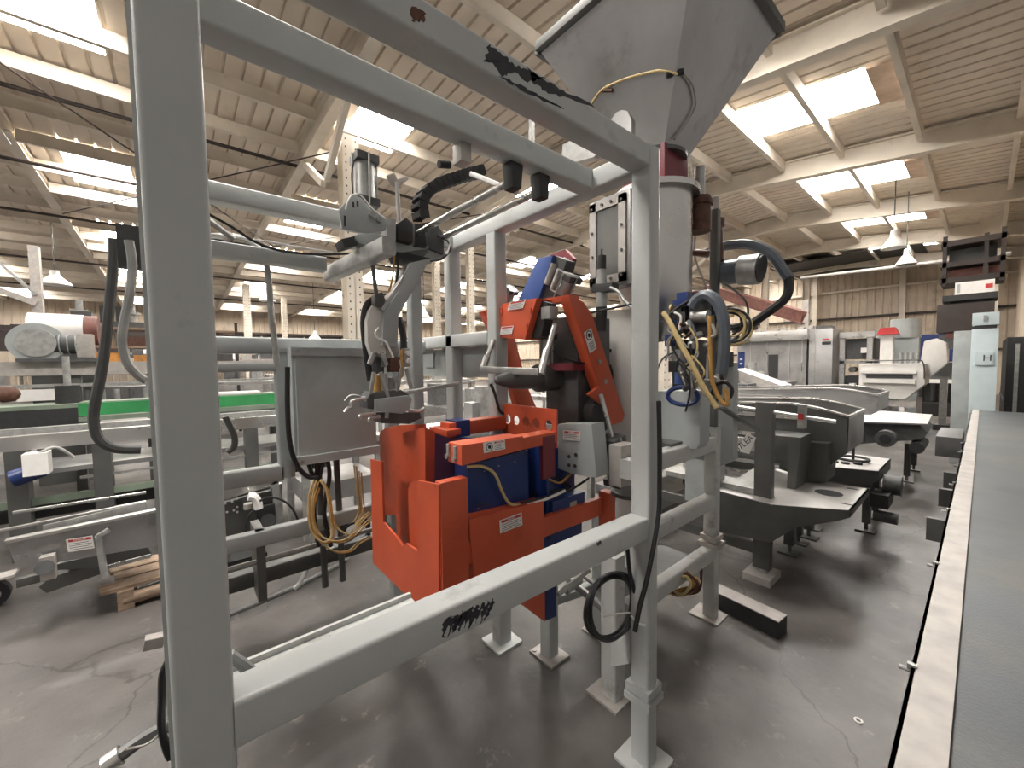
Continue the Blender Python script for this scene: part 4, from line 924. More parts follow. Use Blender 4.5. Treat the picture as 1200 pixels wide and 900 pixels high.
O2 = thing('stainless_cabinet', (-2.5, 12.1, 0), 'tall stainless cabinet with red emblem and black slot, right of the long stainless cabinet', 'cabinet')
P_(MB().box(-2.78,-2.32,11.9,12.9,0,2.34), 'body', 'stain', O2, bevel=.01); P_(MB().box(-2.52,-2.35,11.885,11.9,1.96,2.03), 'black_slot', 'ink', O2); P_(MB().box(-2.5,-2.38,11.885,11.9,2.06,2.1), 'red_emblem', 'red', O2); P_(MB().box(-2.66,-2.655,11.885,11.9,.1,2.3), 'door_edge', 'stainb', O2); P_(MB().box(-2.7,-2.4,12.1,12.5,2.34,2.42), 'top_box', 'dkgrey', O2)
O3 = thing('roller_press', (-1.9, 12.6, 0), 'open grey press frame with black rollers inside, left of the white hopper machine', 'machine')
for x in (-2.28,-1.78): P_(MB().box(x,x+.10,12.4,12.5,0,2.2), 'upright', 'galv', O3)
P_(MB().box(-2.28,-1.64,12.35,12.6,2.12,2.25), 'top_beam', 'stainb', O3); P_(MB().box(-2.28,-1.68,12.4,12.5,1.5,1.56), 'mid_beam', 'galv', O3)
P_(MB().box(-2.2,-1.65,12.6,13.2,1.6,2.1), 'press_block', 'dkgrey', O3, bevel=.02); P_(MB().box(-2.2,-1.65,12.6,13.2,.2,1.2), 'press_block', 'blackm', O3, bevel=.02)
for x, z in ((-2.05,1.35),(-1.85,1.3),(-1.75,1.42)): P_(MB().cyl((x,12.5,z),(x,12.8,z),.07), 'roller', 'dkgrey', O3)
for x, z in ((-1.9,1.75),(-2.1,.9),(-1.8,.6)): P_(MB().box(x,x+.12,12.5,12.6,z,z+.12), 'gauge', 'label', O3)
O4 = thing('grey_column_machine', (-1.3, 13.5, 0), 'grey column machine with a drum top behind the white hopper machine', 'machine')
P_(MB().box(-1.75,-1.45,13.2,13.6,0,2.3), 'column', 'stain', O4); P_(MB().cyl((-1.25,13.6,2.1),(-1.25,13.6,2.55),.28,n=24), 'drum', 'grey', O4); P_(MB().box(-1.5,-1.0,13.4,13.8,0,2.1), 'body', 'grey', O4)
W1 = thing('white_hopper_machine', (-1.3, 11.3, 0), 'cream white wheeled hopper machine with red lidded top in the far aisle', 'machine')
P_(MB().prism([(-1.72,11.2,1.5),(-.75,11.2,1.5),(-.72,11.2,1.1),(-1.0,11.2,.78),(-1.72,11.2,.78)], V(0,.9,0)), 'body', 'white', W1, bevel=.02)
P_(MB().box(-1.6,-.9,11.17,11.2,1.20,1.28), 'dark_slot', 'ink', W1); P_(MB().box(-1.66,-.86,11.12,11.2,1.10,1.19), 'front_bar', 'white', W1); P_(MB().box(-1.68,-.85,11.14,11.2,1.30,1.36), 'front_bar', 'white', W1)
P_(MB().tube([(-1.7,11.15,1.55),(-.9,11.15,1.57),(-.76,11.15,1.5),(-.74,11.15,1.2)], .012), 'cable', 'dkgrey', W1)
P_(MB().prism([(-.85,11.7,1.45),(-.80,11.7,1.95),(-.62,11.7,2.0),(-.48,11.7,1.9),(-.46,11.7,1.5),(-.7,11.7,1.2)], V(0,.5,0)), 'side_hopper', 'white', W1, bevel=.03)
P_(MB().box(-1.45,-1.25,11.6,11.8,1.5,2.15), 'riser', 'white', W1); P_(MB().prism([(-1.5,11.5,2.12),(-1.16,11.5,2.12),(-1.22,11.5,2.26),(-1.44,11.5,2.26)], V(0,.3,0)), 'red_cap', 'red', W1)
for i in range(4): P_(MB().cyl((-1.12+i*.08,11.6,1.5),(-1.12+i*.08,11.6,1.72),.03), 'valve', 'galv', W1)
for x, y in ((-1.05,11.3),(-.85,12.0),(-1.65,11.3)):
    P_(MB().box(x-.04,x+.04,y-.04,y+.04,.16,.78), 'leg', 'white', W1); P_(MB().cyl((x-.02,y,.08),(x+.02,y,.08),.08), 'caster', 'dkgrey', W1)
P_(MB().box(-1.6,-.85,11.25,11.35,.62,.74), 'cross_beam', 'tanedge', W1)
O5 = thing('press_machine', (-.75, 15.5, 0), 'dark machine with blue screen standing in the far aisle right of the white machine', 'machine')
P_(MB().box(-1.25,-.35,16,17,0,.35), 'base', 'blackm', O5); P_(MB().box(-1.2,-.5,16.5,17,.35,1.4), 'body', 'dkgrey', O5); P_(MB().box(-1.3,-.55,16.9,17.1,1.5,2.3), 'blue_screen', 'blue', O5); P_(MB().box(-1.2,-.5,16.3,16.6,.9,1.0), 'white_bar', 'label', O5); P_(MB().box(-.48,-.36,16.2,16.6,.35,2.2), 'column', 'grey', O5)
for x in (-1.15,-.9,-.65): P_(MB().cyl((x,16.35,.4),(x,16.35,.9),.07), 'canister', 'blackm', O5)
O6 = thing('aisle_stand', (-.45, 13, 0), 'slim dark machine stand left of the tall grey cabinet', 'machine')
P_(MB().box(-.62,-.5,13,13.2,0,2.1), 'column', 'galv', O6); P_(MB().box(-.7,-.35,12.9,13.4,0,.12), 'base', 'dkgrey', O6); P_(MB().box(-.7,-.4,12.95,13.3,1.2,1.5), 'head', 'dkgrey', O6); P_(MB().box(-.66,-.38,12.95,13.3,1.8,2.1), 'sensor_head', 'dkgrey', O6)
cr = thing('crane_beam', (-8, 17.5, 3), 'dark red crane beam slanting across in front of the back wall', 'beam')
a, c = at(828,339,Y=16), at(943,372,Y=14); P_(MB().beam(a, c, .20, .32, r=0), 'beam_web', 'rustred', cr)
P_(MB().beam(a+V(0,0,.17), c+V(0,0,.17), .3, .03, r=0).beam(a-V(0,0,.17), c-V(0,0,.17), .3, .03, r=0), 'flange', 'rustred', cr, kind='stuff')
P_(MB().box(c.x-.08,c.x+.08,c.y,c.y+.1,0,c.z+.5), 'crane_post', 'tanedge', cr)
pp = thing('roof_pipe', (-4, 16, 4.6), 'long thin pale pipe running under the roof near the back wall', 'pipe')
P_(MB().cyl(at(938,326,Y=15), at(1185,297,Y=15), .05, n=10), 'pipe', 'tanedge', pp)
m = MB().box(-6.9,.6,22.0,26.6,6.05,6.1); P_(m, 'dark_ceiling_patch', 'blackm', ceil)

# ================================================================== LAMPS
def lamp(px, py, d, label, X=None, r=.22):
    p = at(px, py, X=X) if X is not None else at(px, py, Y=d)
    p.z = min(p.z, roofz(p.x)-.95)
    t = thing('bell_lamp', p, label, 'lamp', 'bell lamps hanging from the roof')
    P_(MB().lathe(p, (0,0,1), [(r,0),(r*.9,.06),(r*.55,.18),(r*.3,.26),(r*.25,.40),(0,.42)], 20), 'shade', 'label', t)
    P_(MB().cyl(p+V(0,0,.41), V(p.x,p.y,roofz(p.x)-.02), .012, n=6), 'stem', 'dkgrey', t)
lamp(1047,291,12.5,'white bell lamp hanging below the fourth skylight pair, nearer of the two at right')
lamp(1062,310,15,'white bell lamp hanging in front of the back wall, farther of the two at right')
lamp(65,334,0,'white bell lamp at the far left between the big near post and the left wall', X=-17, r=.35)
lamp(313,353,0,'small bell lamp beside the curved conduit above the grey enclosure', X=-18, r=.28)
lamp(497,373,0,'small bell lamp in the gap right of the gripper arm', X=-13, r=.22)
lamp(369,397,0,'tiny bell lamp low above the enclosure against the dark band', X=-22, r=.28)

# ================================================================== LEFT SIDE MACHINES
A1 = thing('inclined_conveyor', (-3.7, .1, 0), 'dull steel side-plated conveyor section with a danger label, lower left on the floor', 'conveyor')
P_(pX(MB(), [(7,634),(171,602),(330,568),(332,600),(200,637),(20,667)], -3.6, .01), 'side_plate', 'stain', A1)
P_(MB().beam(at(7,634,X=-3.6), at(330,567,X=-3.6), .06, .02, r=.003), 'top_flange', 'stainb', A1)
P_(pX(MB(), [(50,616),(171,588),(171,602),(50,624)], -3.68, .01), 'cover_strip', 'galv', A1)
P_(MB().beam(at(0,622,X=-3.85), at(171,588,X=-3.85), .02, .02, r=.004).beam(at(15,601,X=-4.1), at(171,577,X=-4.1), .02, .02, r=.004), 'guide_rail', 'stainb', A1, kind='stuff')
P_(MB().beam(at(115,628,X=-3.58), at(123,676,X=-3.58), .05, .03, r=.003), 'support_leg', 'galv', A1)
P_(MB().beam(at(115,628,X=-3.58), at(128,620,X=-3.58), .05, .03, r=.003), 'support_bracket', 'galv', A1)
sticker((80,647),(111,642),(77,632), dict(X=-3.588), A1, 'DANGER')
for px, py in ((20,653),(31,651),(46,651)): P_(MB().cyl(at(px,py,X=-3.6), at(px,py,X=-3.6)+V(.01,0,0), .012, n=8), 'bolt', 'galv', A1)
P_(MB().cyl(at(52,665,X=-3.6), at(52,665,X=-3.5), .04, n=16), 'roller_bearing', 'dkgrey', A1); P_(MB().box(*[x for t in zip(at(57,668,X=-3.55)-V(.03,.03,.05), at(57,668,X=-3.55)+V(.03,.03,.09)) for x in t]), 'bearing_block', 'tanedge', A1)
P_(MB().beam(at(20,683,X=-3.6), at(66,672,X=-3.6), .04, .05, r=.003), 'tie_bar', 'dkstain', A1)
P_(pX(MB(), [(60,663),(115,650),(170,633),(178,651),(115,665),(66,668)], -3.7, .25), 'drip_tray', 'dkstain', A1)
m = MB()
for k in range(24): 
    a = at(127+k*2.1, 664-k*.55, X=-3.59); m.box(a.x,a.x+.01,a.y-.006,a.y+.006,a.z-.012,a.z+.012)
P_(m, 'saw_tooth_edge', 'stainb', A1, kind='stuff')
P_(pX(MB(), [(45,688),(55,695),(120,672),(118,660),(60,676)], -3.75, .4), 'floor_skid', 'dkstain', A1)
P_(MB().box(-4.3,-3.7,-.1,.5,.0,.10), 'floor_skid', 'blackm', A1)
A2 = thing('perforated_motor_frame', (-3.6, .5, 0), 'pale perforated steel frame with white-capped motor, seen right of the big near post', 'machine')
P_(pX(MB(), [(258,573),(322,556),(326,566),(258,588)], -3.45, .05), 'top_plate', 'stainb', A2); P_(pX(MB(), [(318,566),(326,562),(333,612),(324,618)], -3.45, .06), 'side_strip', 'galv', A2)
P_(pX(MB(), [(260,590),(320,574),(322,622),(260,640)], -3.5, .05), 'perforated_panel', 'dkstain', A2)
for px, py in ((264,590),(272,588),(277,585),(266,600),(274,598),(278,594),(278,600)): P_(MB().cyl(at(px,py,X=-3.5), at(px,py,X=-3.5)+V(.004,0,0), .008, n=8), 'hole', 'label', A2)
P_(pX(MB(), [(300,596),(322,590),(324,612),(302,618)], -3.44, .05), 'black_plate', 'blackm', A2); P_(MB().cyl(at(314,610,X=-3.44), at(314,610,X=-3.36), .05, n=20), 'black_knob', 'blackm', A2)
P_(MB().tube([at(a,b,X=-3.38) for a,b in ((291,582),(298,583),(302,590),(303,596))], .03), 'white_cap', 'label', A2)
P_(MB().cyl(at(291,590,X=-3.42), at(291,596,X=-3.42), .03), 'plug', 'tanedge', A2)
P_(hose([at(a,b,X=-3.36) for a,b in ((304,587),(315,583),(328,585),(340,593),(348,606),(350,618))], .008), 'cable', 'black', A2); P_(hose([at(a,b,X=-3.36) for a,b in ((297,598),(290,608),(288,625),(289,640))], .008), 'cable', 'black', A2)
PAL = thing('wooden_pallet', (-3.75, -.1, 0), 'broken wooden pallet boards on the floor left of the big near post', 'pallet')
for i, (y0, y1, z) in enumerate(((-.46,.2,.13),(-.40,.25,.13),(-.44,.22,.13))): P_(MB().prism([V(-3.78-i*.16,y0,z),V(-3.64-i*.16,y0+.02,z),V(-3.64-i*.16,y1,z+.01),V(-3.78-i*.16,y1,z+.01)], V(0,0,.022)), 'board', 'wood', PAL)
P_(MB().cyl((-3.66,-.33,.06),(-3.66,-.02,.07),.045,n=10), 'split_log', 'wood', PAL); P_(MB().box(-3.9,-3.62,-.36,-.28,0,.13), 'bearer', 'wood', PAL); P_(MB().box(-3.9,-3.62,.12,.2,0,.13), 'bearer', 'wood', PAL)

A3 = thing('white_beam_conveyor', (-5.2, 0, 0), 'grey conveyor frame with a pale top beam, behind the danger-labelled section', 'conveyor')
P_(MB().box(-5.25,-5.15,-2.4,1.4,.93,1.05), 'top_beam', 'stainb', A3); P_(MB().box(-5.9,-5.8,-2.4,1.4,.93,1.05), 'top_beam', 'galv', A3)
P_(MB().box(-5.85,-5.2,-2.4,1.4,.70,.74), 'drip_tray', 'stain', A3)
for y in (-1.05,-.55,.6,1.3): P_(MB().box(-5.3,-5.15,y-.06,y+.06,0,.93), 'leg', 'dkstain', A3)
P_(MB().box(-5.25,-5.2,-2.4,1.4,.44,.50), 'green_rail', 'greengrey', A3); P_(MB().box(-5.6,-5.3,-2.4,1.4,.30,.42), 'black_bed', 'blackm', A3)
P_(MB().box(-5.24,-5.19,-.7,1.3,.62,.64), 'thin_rail', 'galv', A3)
P_(MB().cyl((-5.05,-1.05,.72),(-5.05,-.88,.78),.07), 'blue_motor', 'blue', A3); P_(MB().box(-5.1,-4.96,-.98,-.84,.74,.92), 'white_cover', 'label', A3); P_(hose([(-5.0,-.92,.9),(-5.0,-.8,.95),(-5.0,-.7,.85)], .012), 'cable', 'galv', A3)
A4 = thing('green_guard_conveyor', (-6.5, 0, 0), 'conveyor with bright green guard strips seen on both sides of the big near post', 'conveyor')
P_(MB().box(-6.5,-6.46,-.85,1.2,1.08,1.22), 'green_guard', 'green', A4); P_(MB().box(-6.9,-6.5,-.85,1.2,1.20,1.23), 'green_top', 'greengrey', A4); P_(MB().box(-6.48,-6.44,-.85,1.2,1.02,1.07), 'green_strip', 'greengrey', A4)
P_(MB().box(-6.6,-6.44,-.2,1.2,.92,.97), 'green_strip', 'green', A4)
P_(MB().box(-6.95,-6.45,-3.2,-.85,.95,1.18), 'black_bed', 'blackm', A4); P_(MB().box(-6.95,-6.45,-3.2,-.85,1.18,1.22), 'belt', 'greengrey', A4); P_(MB().box(-6.5,-6.44,-3.2,1.2,.80,.88), 'stand_rail', 'dkstain', A4)
P_(MB().cyl((-6.7,-.95,1.2),(-6.7,-.95,1.75),.03), 'post_rod', 'galv', A4); P_(MB().cyl((-6.7,-.95,1.22),(-6.7,-.95,1.42),.10), 'post_collar', 'blackm', A4)
for y in (-3,-1.6,-.3,1.0): P_(MB().box(-6.7,-6.62,y,y+.08,0,.8), 'leg', 'dkstain', A4)
P_(MB().box(-6.9,-6.6,-.2,.9,1.235,1.26), 'clutter_tray', 'label', A4)
A5 = thing('pale_long_beam', (-7.6, 0, 0), 'long pale box beam on stands carrying the blower, far left', 'beam')
P_(MB().box(-7.7,-7.5,-3.6,1.5,1.53,1.70), 'beam', 'tanedge', A5); P_(MB().box(-7.66,-7.52,-3.6,1.5,1.38,1.42), 'stand_rail', 'galv', A5)
for y in (-3.2,-1.0,.2,1.3): P_(MB().box(-7.66,-7.56,y-.05,y+.05,0,1.53), 'leg', 'dkstain', A5)
P_(MB().box(-7.55,-7.5,-1.55,-1.15,1.22,1.36), 'number_plate', 'label', A5)
for i in range(8): P_(MB().cyl((-7.52,-.9+i*.14,1.1),(-7.52,-.9+i*.14,1.33),.03), 'bottle_guide', 'galv' if i % 3 else 'dkgrey', A5)
A6 = thing('blower_motor', (-7.4, -1.1, 1.7), 'grey blower with round housing on the long pale beam', 'blower')
P_(MB().cyl((-7.75,-1.32,1.93),(-7.42,-1.28,1.93),.24,n=28), 'housing', 'grey', A6); P_(MB().cyl((-7.42,-1.28,1.93),(-7.38,-1.28,1.93),.17,n=24), 'housing_cover', 'galv', A6); P_(MB().box(-7.7,-7.4,-1.45,-.75,1.70,1.74), 'base', 'dkgrey', A6)
P_(MB().cyl((-7.5,-1.15,1.92),(-7.5,-.85,1.92),.12), 'motor', 'dkgrey', A6); P_(MB().box(-7.55,-7.38,-.95,-.80,1.75,2.05), 'terminal_box', 'tanedge', A6, bevel=.01)
for i in range(4): P_(MB().cyl((-7.5,-1.1+i*.07,1.92),(-7.5,-1.09+i*.07,1.92),.135), 'cooling_fin', 'grey', A6)
A7 = thing('white_roll', (-8.6, -1.3, 1.8), 'shiny white sheet-covered drum behind the blower', 'drum')
P_(MB().cyl((-8.4,-1.5,2.16),(-8.4,-.98,2.16),.22,n=28), 'drum', 'label', A7); P_(MB().cyl((-8.4,-.98,2.16),(-8.4,-.84,2.16),.21,n=28), 'dark_end', 'rustred', A7); P_(MB().box(-8.55,-8.3,-1.5,-.9,0,1.96), 'stand', 'dkstain', A7)
A8 = thing('timber_rack', (-12.5, -1, 0), 'rack with brown crates and timber behind the blower', 'rack')
for z in (1.6, 2.05, 2.45): P_(MB().box(-12.6,-12.0,-1.9,1.2,z,z+.05), 'shelf', 'wood', A8)
for y in (-1.9,.0,1.15): P_(MB().box(-12.06,-12.0,y,y+.06,0,2.7), 'upright', 'darkband', A8)
for y0,y1,z0,z1,mt in ((-1.5,-.9,1.65,1.95,'orangewood'),(-1.7,-1.0,2.1,2.4,'wood'),(-.7,-.2,1.65,1.9,'orangewood'),(-.8,.1,2.1,2.3,'brown'),(-1.6,-1.3,2.5,2.8,'dkgrey'),(-1.1,-.3,2.5,2.62,'dkgrey'),(.3,1.0,2.1,2.35,'wood')): P_(MB().box(-12.5,-12.05,y0,y1,z0,z1), 'crate', mt, A8)
for y in (-1.5,-.7): P_(MB().cyl((-12.3,y,2.5),(-12.3,y,3.05),.06).cyl((-12.3,y,2.8),(-12.3,y,2.85),.14), 'valve_stem', 'galv', A8)
for y in (-1.2,-.95): P_(MB().box(-12.3,-12.2,y,y+.1,2.6,2.95), 'black_bar', 'blackm', A8)
A9 = thing('dark_tower', (-14, -3.1, 0), 'dark steel braced tower at the far left edge', 'tower')
for y in (-4.0,-2.35): P_(MB().box(-14.1,-13.9,y-.08,y+.08,0,4.4), 'tower_leg', 'tanedge' if y > -3 else 'darkband', A9)
P_(MB().box(-14.6,-14.0,-4.6,-3.2,0,3.3), 'dark_cabinet', 'blackm', A9); P_(MB().beam((-13.9,-4,3.9),(-13.9,-2.35,3.1), .1,.12,r=0), 'tower_brace', 'tanedge', A9); P_(MB().beam((-13.9,-3.2,4.4),(-13.9,-2.35,3.3), .04,.06,r=0), 'tower_brace', 'galv', A9)
P_(MB().box(-14.0,-13.9,-4,-2.3,2.5,2.6), 'tower_beam', 'darkband', A9)
A10 = thing('gear_on_beam', (-9, -2.1, 1.2), 'rusty brown ball-shaped gear end at the left edge under the pale beam', 'gear')
c0 = at(8,462,X=-6.0); P_(MB().lathe(c0,(0,1,0),[(0,-.08),(.06,-.07),(.08,-.02),(.07,.05),(.03,.08),(0,.09)],20), 'gear_end', 'brown', A10); P_(MB().cyl(c0+V(0,-.6,0), c0+V(0,-.06,0), .05), 'gear_shaft', 'brown', A10)
P_(MB().box(c0.x-.05,c0.x+.05,c0.y-.5,c0.y-.4,0,c0.z), 'gear_stand', 'dkstain', A10)

# ---------------- far machinery between and behind things (each its own small machine)
def bench(x, y, wx, wy, h, label, body='stain', top='stainb', extra=None, name='bench_machine', seed=0, legmt='galv'):
    rnd = random.Random(seed+17); t = thing(name, (x, y, 0), label, 'machine')
    P_(MB().box(x-wx/2,x+wx/2,y-wy/2,y+wy/2,h-.06,h), 'top', top, t)
    for sx in (-1,1):
        for sy in (-1,1): P_(MB().box(x+sx*(wx/2-.06)-.03,x+sx*(wx/2-.06)+.03,y+sy*(wy/2-.06)-.03,y+sy*(wy/2-.06)+.03,0,h-.06), 'leg', legmt, t)
    P_(MB().box(x-wx*.4,x+wx*.4,y-wy*.42,y+wy*.42,h*.35,h*.55), 'lower_shelf', body, t)
    n = extra if extra is not None else 4
    for i in range(n):
        a = x+rnd.uniform(-.35,.35)*wx; b = y+rnd.uniform(-.4,.4)*wy; r = rnd.uniform(.06,.16); hh = rnd.uniform(.12,.45)
        if rnd.random() < .5: P_(MB().cyl((a,b,h),(a,b,h+hh),r*.7,r*rnd.uniform(.3,.7)), 'canister', rnd.choice(['galv','dkgrey','label','stain']), t)
        else: P_(MB().box(a-r,a+r,b-r,b+r*1.5,h,h+hh), 'housing', rnd.choice([body,'dkgrey','galv','tanedge']), t, bevel=.01)
    return t
bench(-3.6,2.3,.7,1.0,.95,'small steel bench with blue and white sheets seen left of the orange arch',extra=2,seed=3)
st = thing('sheet_stack', (-3.5,2.3,.955), 'white and blue paper sheets on the small steel bench left of the arch', 'papers')
P_(MB().box(-3.75,-3.4,1.9,2.2,.952,.98), 'white_sheets', 'label', st); P_(MB().box(-3.7,-3.5,2.22,2.5,.952,.975), 'blue_sheets', 'blue2', st)
bench(-4.3,1.2,.8,.8,.9,'steel table behind the gripper jaws',seed=5)
bench(-5.2,3.6,1.0,1.6,1.0,'steel machine table behind the middle grey post, with cylinders',seed=6,extra=6)
bench(-4.6,5.3,1.2,1.4,1.05,'steel machine seen through the orange arch',seed=7,extra=6)
bench(-8.5,4.3,1.2,2.4,1.25,'long pale bench machine behind the sheet panel',seed=8,extra=9)
bench(-10.5,6.3,1.4,3.0,1.5,'pale machine row above the rail left of the middle post',seed=9,extra=12,top='tanedge',body='white')
bench(-12,3.0,1.2,2.5,1.4,'grey machine behind the grey enclosure top, right part',seed=10,extra=8)
bench(-10.5,1.5,1.2,2.2,1.3,'dark topped machine behind the curved conduit',seed=11,extra=8,body='dkgrey')
bench(-13.5,.4,1.4,2.0,1.6,'low pale machine left of the thin slotted column',seed=12,extra=8,top='tanedge')
bench(-9.5,-2.2,1.0,1.8,1.2,'grey bench machine under the white sheet-covered drum',seed=13,extra=6)
bench(-16,-1.2,1.4,2.8,2.0,'tall dark bench far behind the timber rack',seed=14,extra=8,body='dkgrey',top='dkgrey')
bench(-18,2.6,1.6,3.4,1.9,'long far bench below the dark wall band, behind the rail',seed=15,extra=12,top='tanedge')
bench(-17,8.5,1.6,4,1.6,'far pale bench row under the small bell lamp',seed=16,extra=12,body='white')
bench(-7.4,8.8,1.2,2,1.2,'steel bench machine far behind the silo column',seed=17,extra=6)
bench(-3.4,9.6,1.6,1.4,1.15,'stainless bench between the valves and the long stainless cabinet',seed=18,extra=5)
bench(-2.6,6.7,1.6,.8,1.0,'stainless bench behind the second trough',seed=19,extra=3)
bench(-2.6,5.0,1.2,.5,.7,'low stainless bench left of the troughs',seed=21,extra=1)
bench(-2.3,3.9,.9,1.2,.55,'low steel stand on the floor between the weighing stand and the troughs',seed=20,extra=2)
dk = thing('pallet_rack', (-31, 4, 0), 'dark far racking along the left wall behind the machines', 'rack')
for k in range(11):
    y = -6+k*2.6; P_(MB().box(-31.2,-31.1,y,y+.1,0,3.9), 'upright', 'tanedge', dk)
for z in (1.3,2.5,3.7):
    P_(MB().box(-31.3,-30.2,-6,20,z,z+.12), 'shelf', 'darkband', dk)
rnd = random.Random(5)
for k in range(26):
    y = -5.8+k*1.0; z = rnd.choice((1.42,2.62)); P_(MB().box(-31.2,-30.3,y,y+rnd.uniform(.5,.9),z,z+rnd.uniform(.4,1.0)), 'stored_load', rnd.choice(['darkband','rustred','dkgrey','darkband']), dk)

# ================================================================== HOSES, CABLES AND LOOSE PIECES ROUND THE FRAME
def loose(name, pts, r, mt, label, cat, X=None, Y=None, Z=None, **k):
    kw = dict(X=X) if X is not None else (dict(Y=Y) if Y is not None else dict(Z=Z))
    return hose([at(a, b, **kw) for a, b in pts], r, **k).build(name, M[mt], label=label, cat=cat)
loose('dark_hose', [(133,280),(133,305),(129,350),(124,400),(118,440),(111,475),(110,497),(117,516),(135,526),(165,527)], .012, 'dkgrey', 'dark hose looping down left of the big near post', 'hose', X=-1.6)
loose('light_hose', [(151,282),(155,310),(152,345),(146,375),(143,400),(149,425),(163,441),(172,446)], .010, 'galv', 'pale grey hose curving beside the big near post, left side', 'hose', X=-1.45)
loose('short_conduit', [(243,257),(258,268),(275,281)], .012, 'galv', 'short straight conduit end poking out right of the big near post', 'pipe', X=-1.9)
loose('curved_conduit', [(243,277),(275,277),(296,285),(310,302),(315,330),(318,370),(322,400),(325,432)], .014, 'galv', 'curved grey conduit bending down to the enclosure', 'pipe', X=-2.28)
loose('dark_cable', [(243,250),(275,268),(300,284),(330,294),(370,298),(420,297)], .006, 'black', 'thin black cable sagging above the upper rear rail', 'cable', X=-2.15)
loose('white_cable', [(243,274),(310,283),(345,289),(390,296)], .006, 'label', 'thin white cable along the upper rear rail', 'cable', X=-2.2)
loose('bent_pipe', [(264,488),(270,500),(275,512),(274,524),(266,530)], .015, 'dkstain', 'bent dark pipe low beside the big near post, right side', 'pipe', X=-2.5)
loose('enclosure_cable', [(337,430),(337,480),(340,520),(348,545),(360,558),(372,560)], .012, 'black', 'black cable running down the left edge of the enclosure', 'cable', X=-2.28)
for i, pts in enumerate(([(362,543),(366,556),(372,562)],[(372,542),(371,562),(372,580)],[(379,541),(374,562),(368,600),(374,640)],[(384,540),(386,560),(380,600),(388,640)])):
    loose('drop_cable', pts, .012, 'black', ['short black cable under the enclosure, leftmost','black cable under the enclosure running straight down','black cable under the enclosure reaching the lower rail','black cable under the enclosure, rightmost drop'][i], 'cable', X=-2.35)
cy = thing('yellow_cable_coil', (-2.3,.6,.5), 'loops of amber yellow cable hanging below the enclosure', 'cable')
for i, pts in enumerate(([(368,562),(362,580),(361,605),(366,625),(378,635),(388,628),(386,600),(382,575),(375,563)],[(371,563),(366,585),(366,610),(376,628),(392,634),(408,630),(420,612),(432,600)],[(376,562),(384,580),(388,605),(396,620),(412,626),(425,615),(436,605)],[(372,570),(365,600),(372,630),(390,645),(408,645),(420,635),(434,628)],[(415,545),(418,575),(420,600),(414,612)],[(421,552),(423,580),(424,600),(416,615)])):
    [P_(hose([at(a+dx,b+dy,X=-2.2-.02*i-.01*dx) for a,b in pts], .0045), 'cable_loop', mt, cy) for dx, dy, mt in ((0,0,'yellow'),(2.5,1.5,'amber'))]
for i in range(3):
    P_(hose([at(418+15*math.cos(k*PI/5), 618+14*math.sin(k*PI/5)+i*4, X=-2.6-.02*(k%2)) for k in range(10)], .010, closed=True, sub=3), 'dark_loop', 'black', cy)
loose('floor_pipe', [(265,722),(300,708),(345,688),(385,668),(400,660),(407,655),(402,650),(385,652)], .016, 'dkstain', 'long grey pipe lying on the floor right of the big near post', 'pipe', Z=.03)
loose('drop_pipe', [(366,622),(365,640),(360,665),(352,682),(345,690)], .016, 'galv', 'grey bent pipe dropping from the cable bundle to the floor', 'pipe', X=-3.0)
loose('bent_hose', [(268,768),(277,774),(288,782),(295,790),(290,800),(276,808)], .012, 'grey', 'grey hose bend resting behind the lower front rail', 'hose', X=-1.0)
loose('tube_with_cap', [(197,850),(170,864),(142,884)], .016, 'dkstain', 'grey tube sticking out left of the big near post near the bottom', 'pipe', X=-1.3)
a = at(142,884,X=-1.3); P2 = MB().cyl(a, a+(at(142,884,X=-1.3)-at(170,864,X=-1.3)).normalized()*.03, .022).build('tube_end_cap', M['stainb'], label='shiny round cap at the end of the grey tube, bottom left', cat='cap')
loose('twisted_cable', [(200,770),(191,790),(190,820),(189,840),(190,858),(196,880),(200,888)], .007, 'black', 'dark twisted cable along the lower left edge of the big near post', 'cable', X=-1.05)
loose('thin_wire', [(197,845),(185,862),(170,873),(148,878)], .003, 'tanedge', 'thin pale wire sagging under the capped tube', 'wire', X=-1.28)
MB().beam(at(169,754,X=-1.4), at(192,749,X=-1.4), .03, .03, r=.003).build('bracket_stub', M['tanedge'], label='small slotted bracket stub left of the big near post', cat='bracket')
for i, ys in enumerate(((262,290),)):
    MB().box(*[x for t in zip(at(150,292,X=-1.5)-V(.02,.02,.05), at(150,292,X=-1.5)+V(.02,.03,.06)) for x in t]).build('junction_box', M['dkgrey'], label='small dark junction box at the left edge of the big near post', cat='box')
# narrow back channel seen at the left edge of the near post
P_(MB().box(-.945,-.905,-.037,-.0,0,2.6), 'cable_channel', 'frame', F)
# black cable coil tied to the lower rail and post
cc = thing('black_cable_coil', (-.9,1.3,.6), 'thick coil of black cable tied to the near frame post below the rail', 'cable')
for i in range(8):
    cx, cy_ = 716+random.uniform(-3,3), 711+random.uniform(-3,3); rx = 31-random.uniform(0,7); ry = 39-random.uniform(0,6)
    P_(hose([at(cx+rx*math.cos(k*PI/7+.1*i), cy_+ry*math.sin(k*PI/7+.1*i)-(.25*rx*math.cos(k*PI/7+.1*i)), X=-.88-.006*i+.008*math.sin(k)) for k in range(14)], .0062, closed=True, sub=3), 'cable_turn', 'black', cc)
P_(hose([at(a,b,X=-.77) for a,b in ((772,470),(773,520),(773,560),(772,600),(766,640),(758,680),(750,710),(744,740))], .009), 'cable_drop', 'black', cc)
P_(hose([at(a,b,X=-.86) for a,b in ((735,640),(738,670),(745,700),(750,730))], .008), 'cable_drop', 'black', cc)
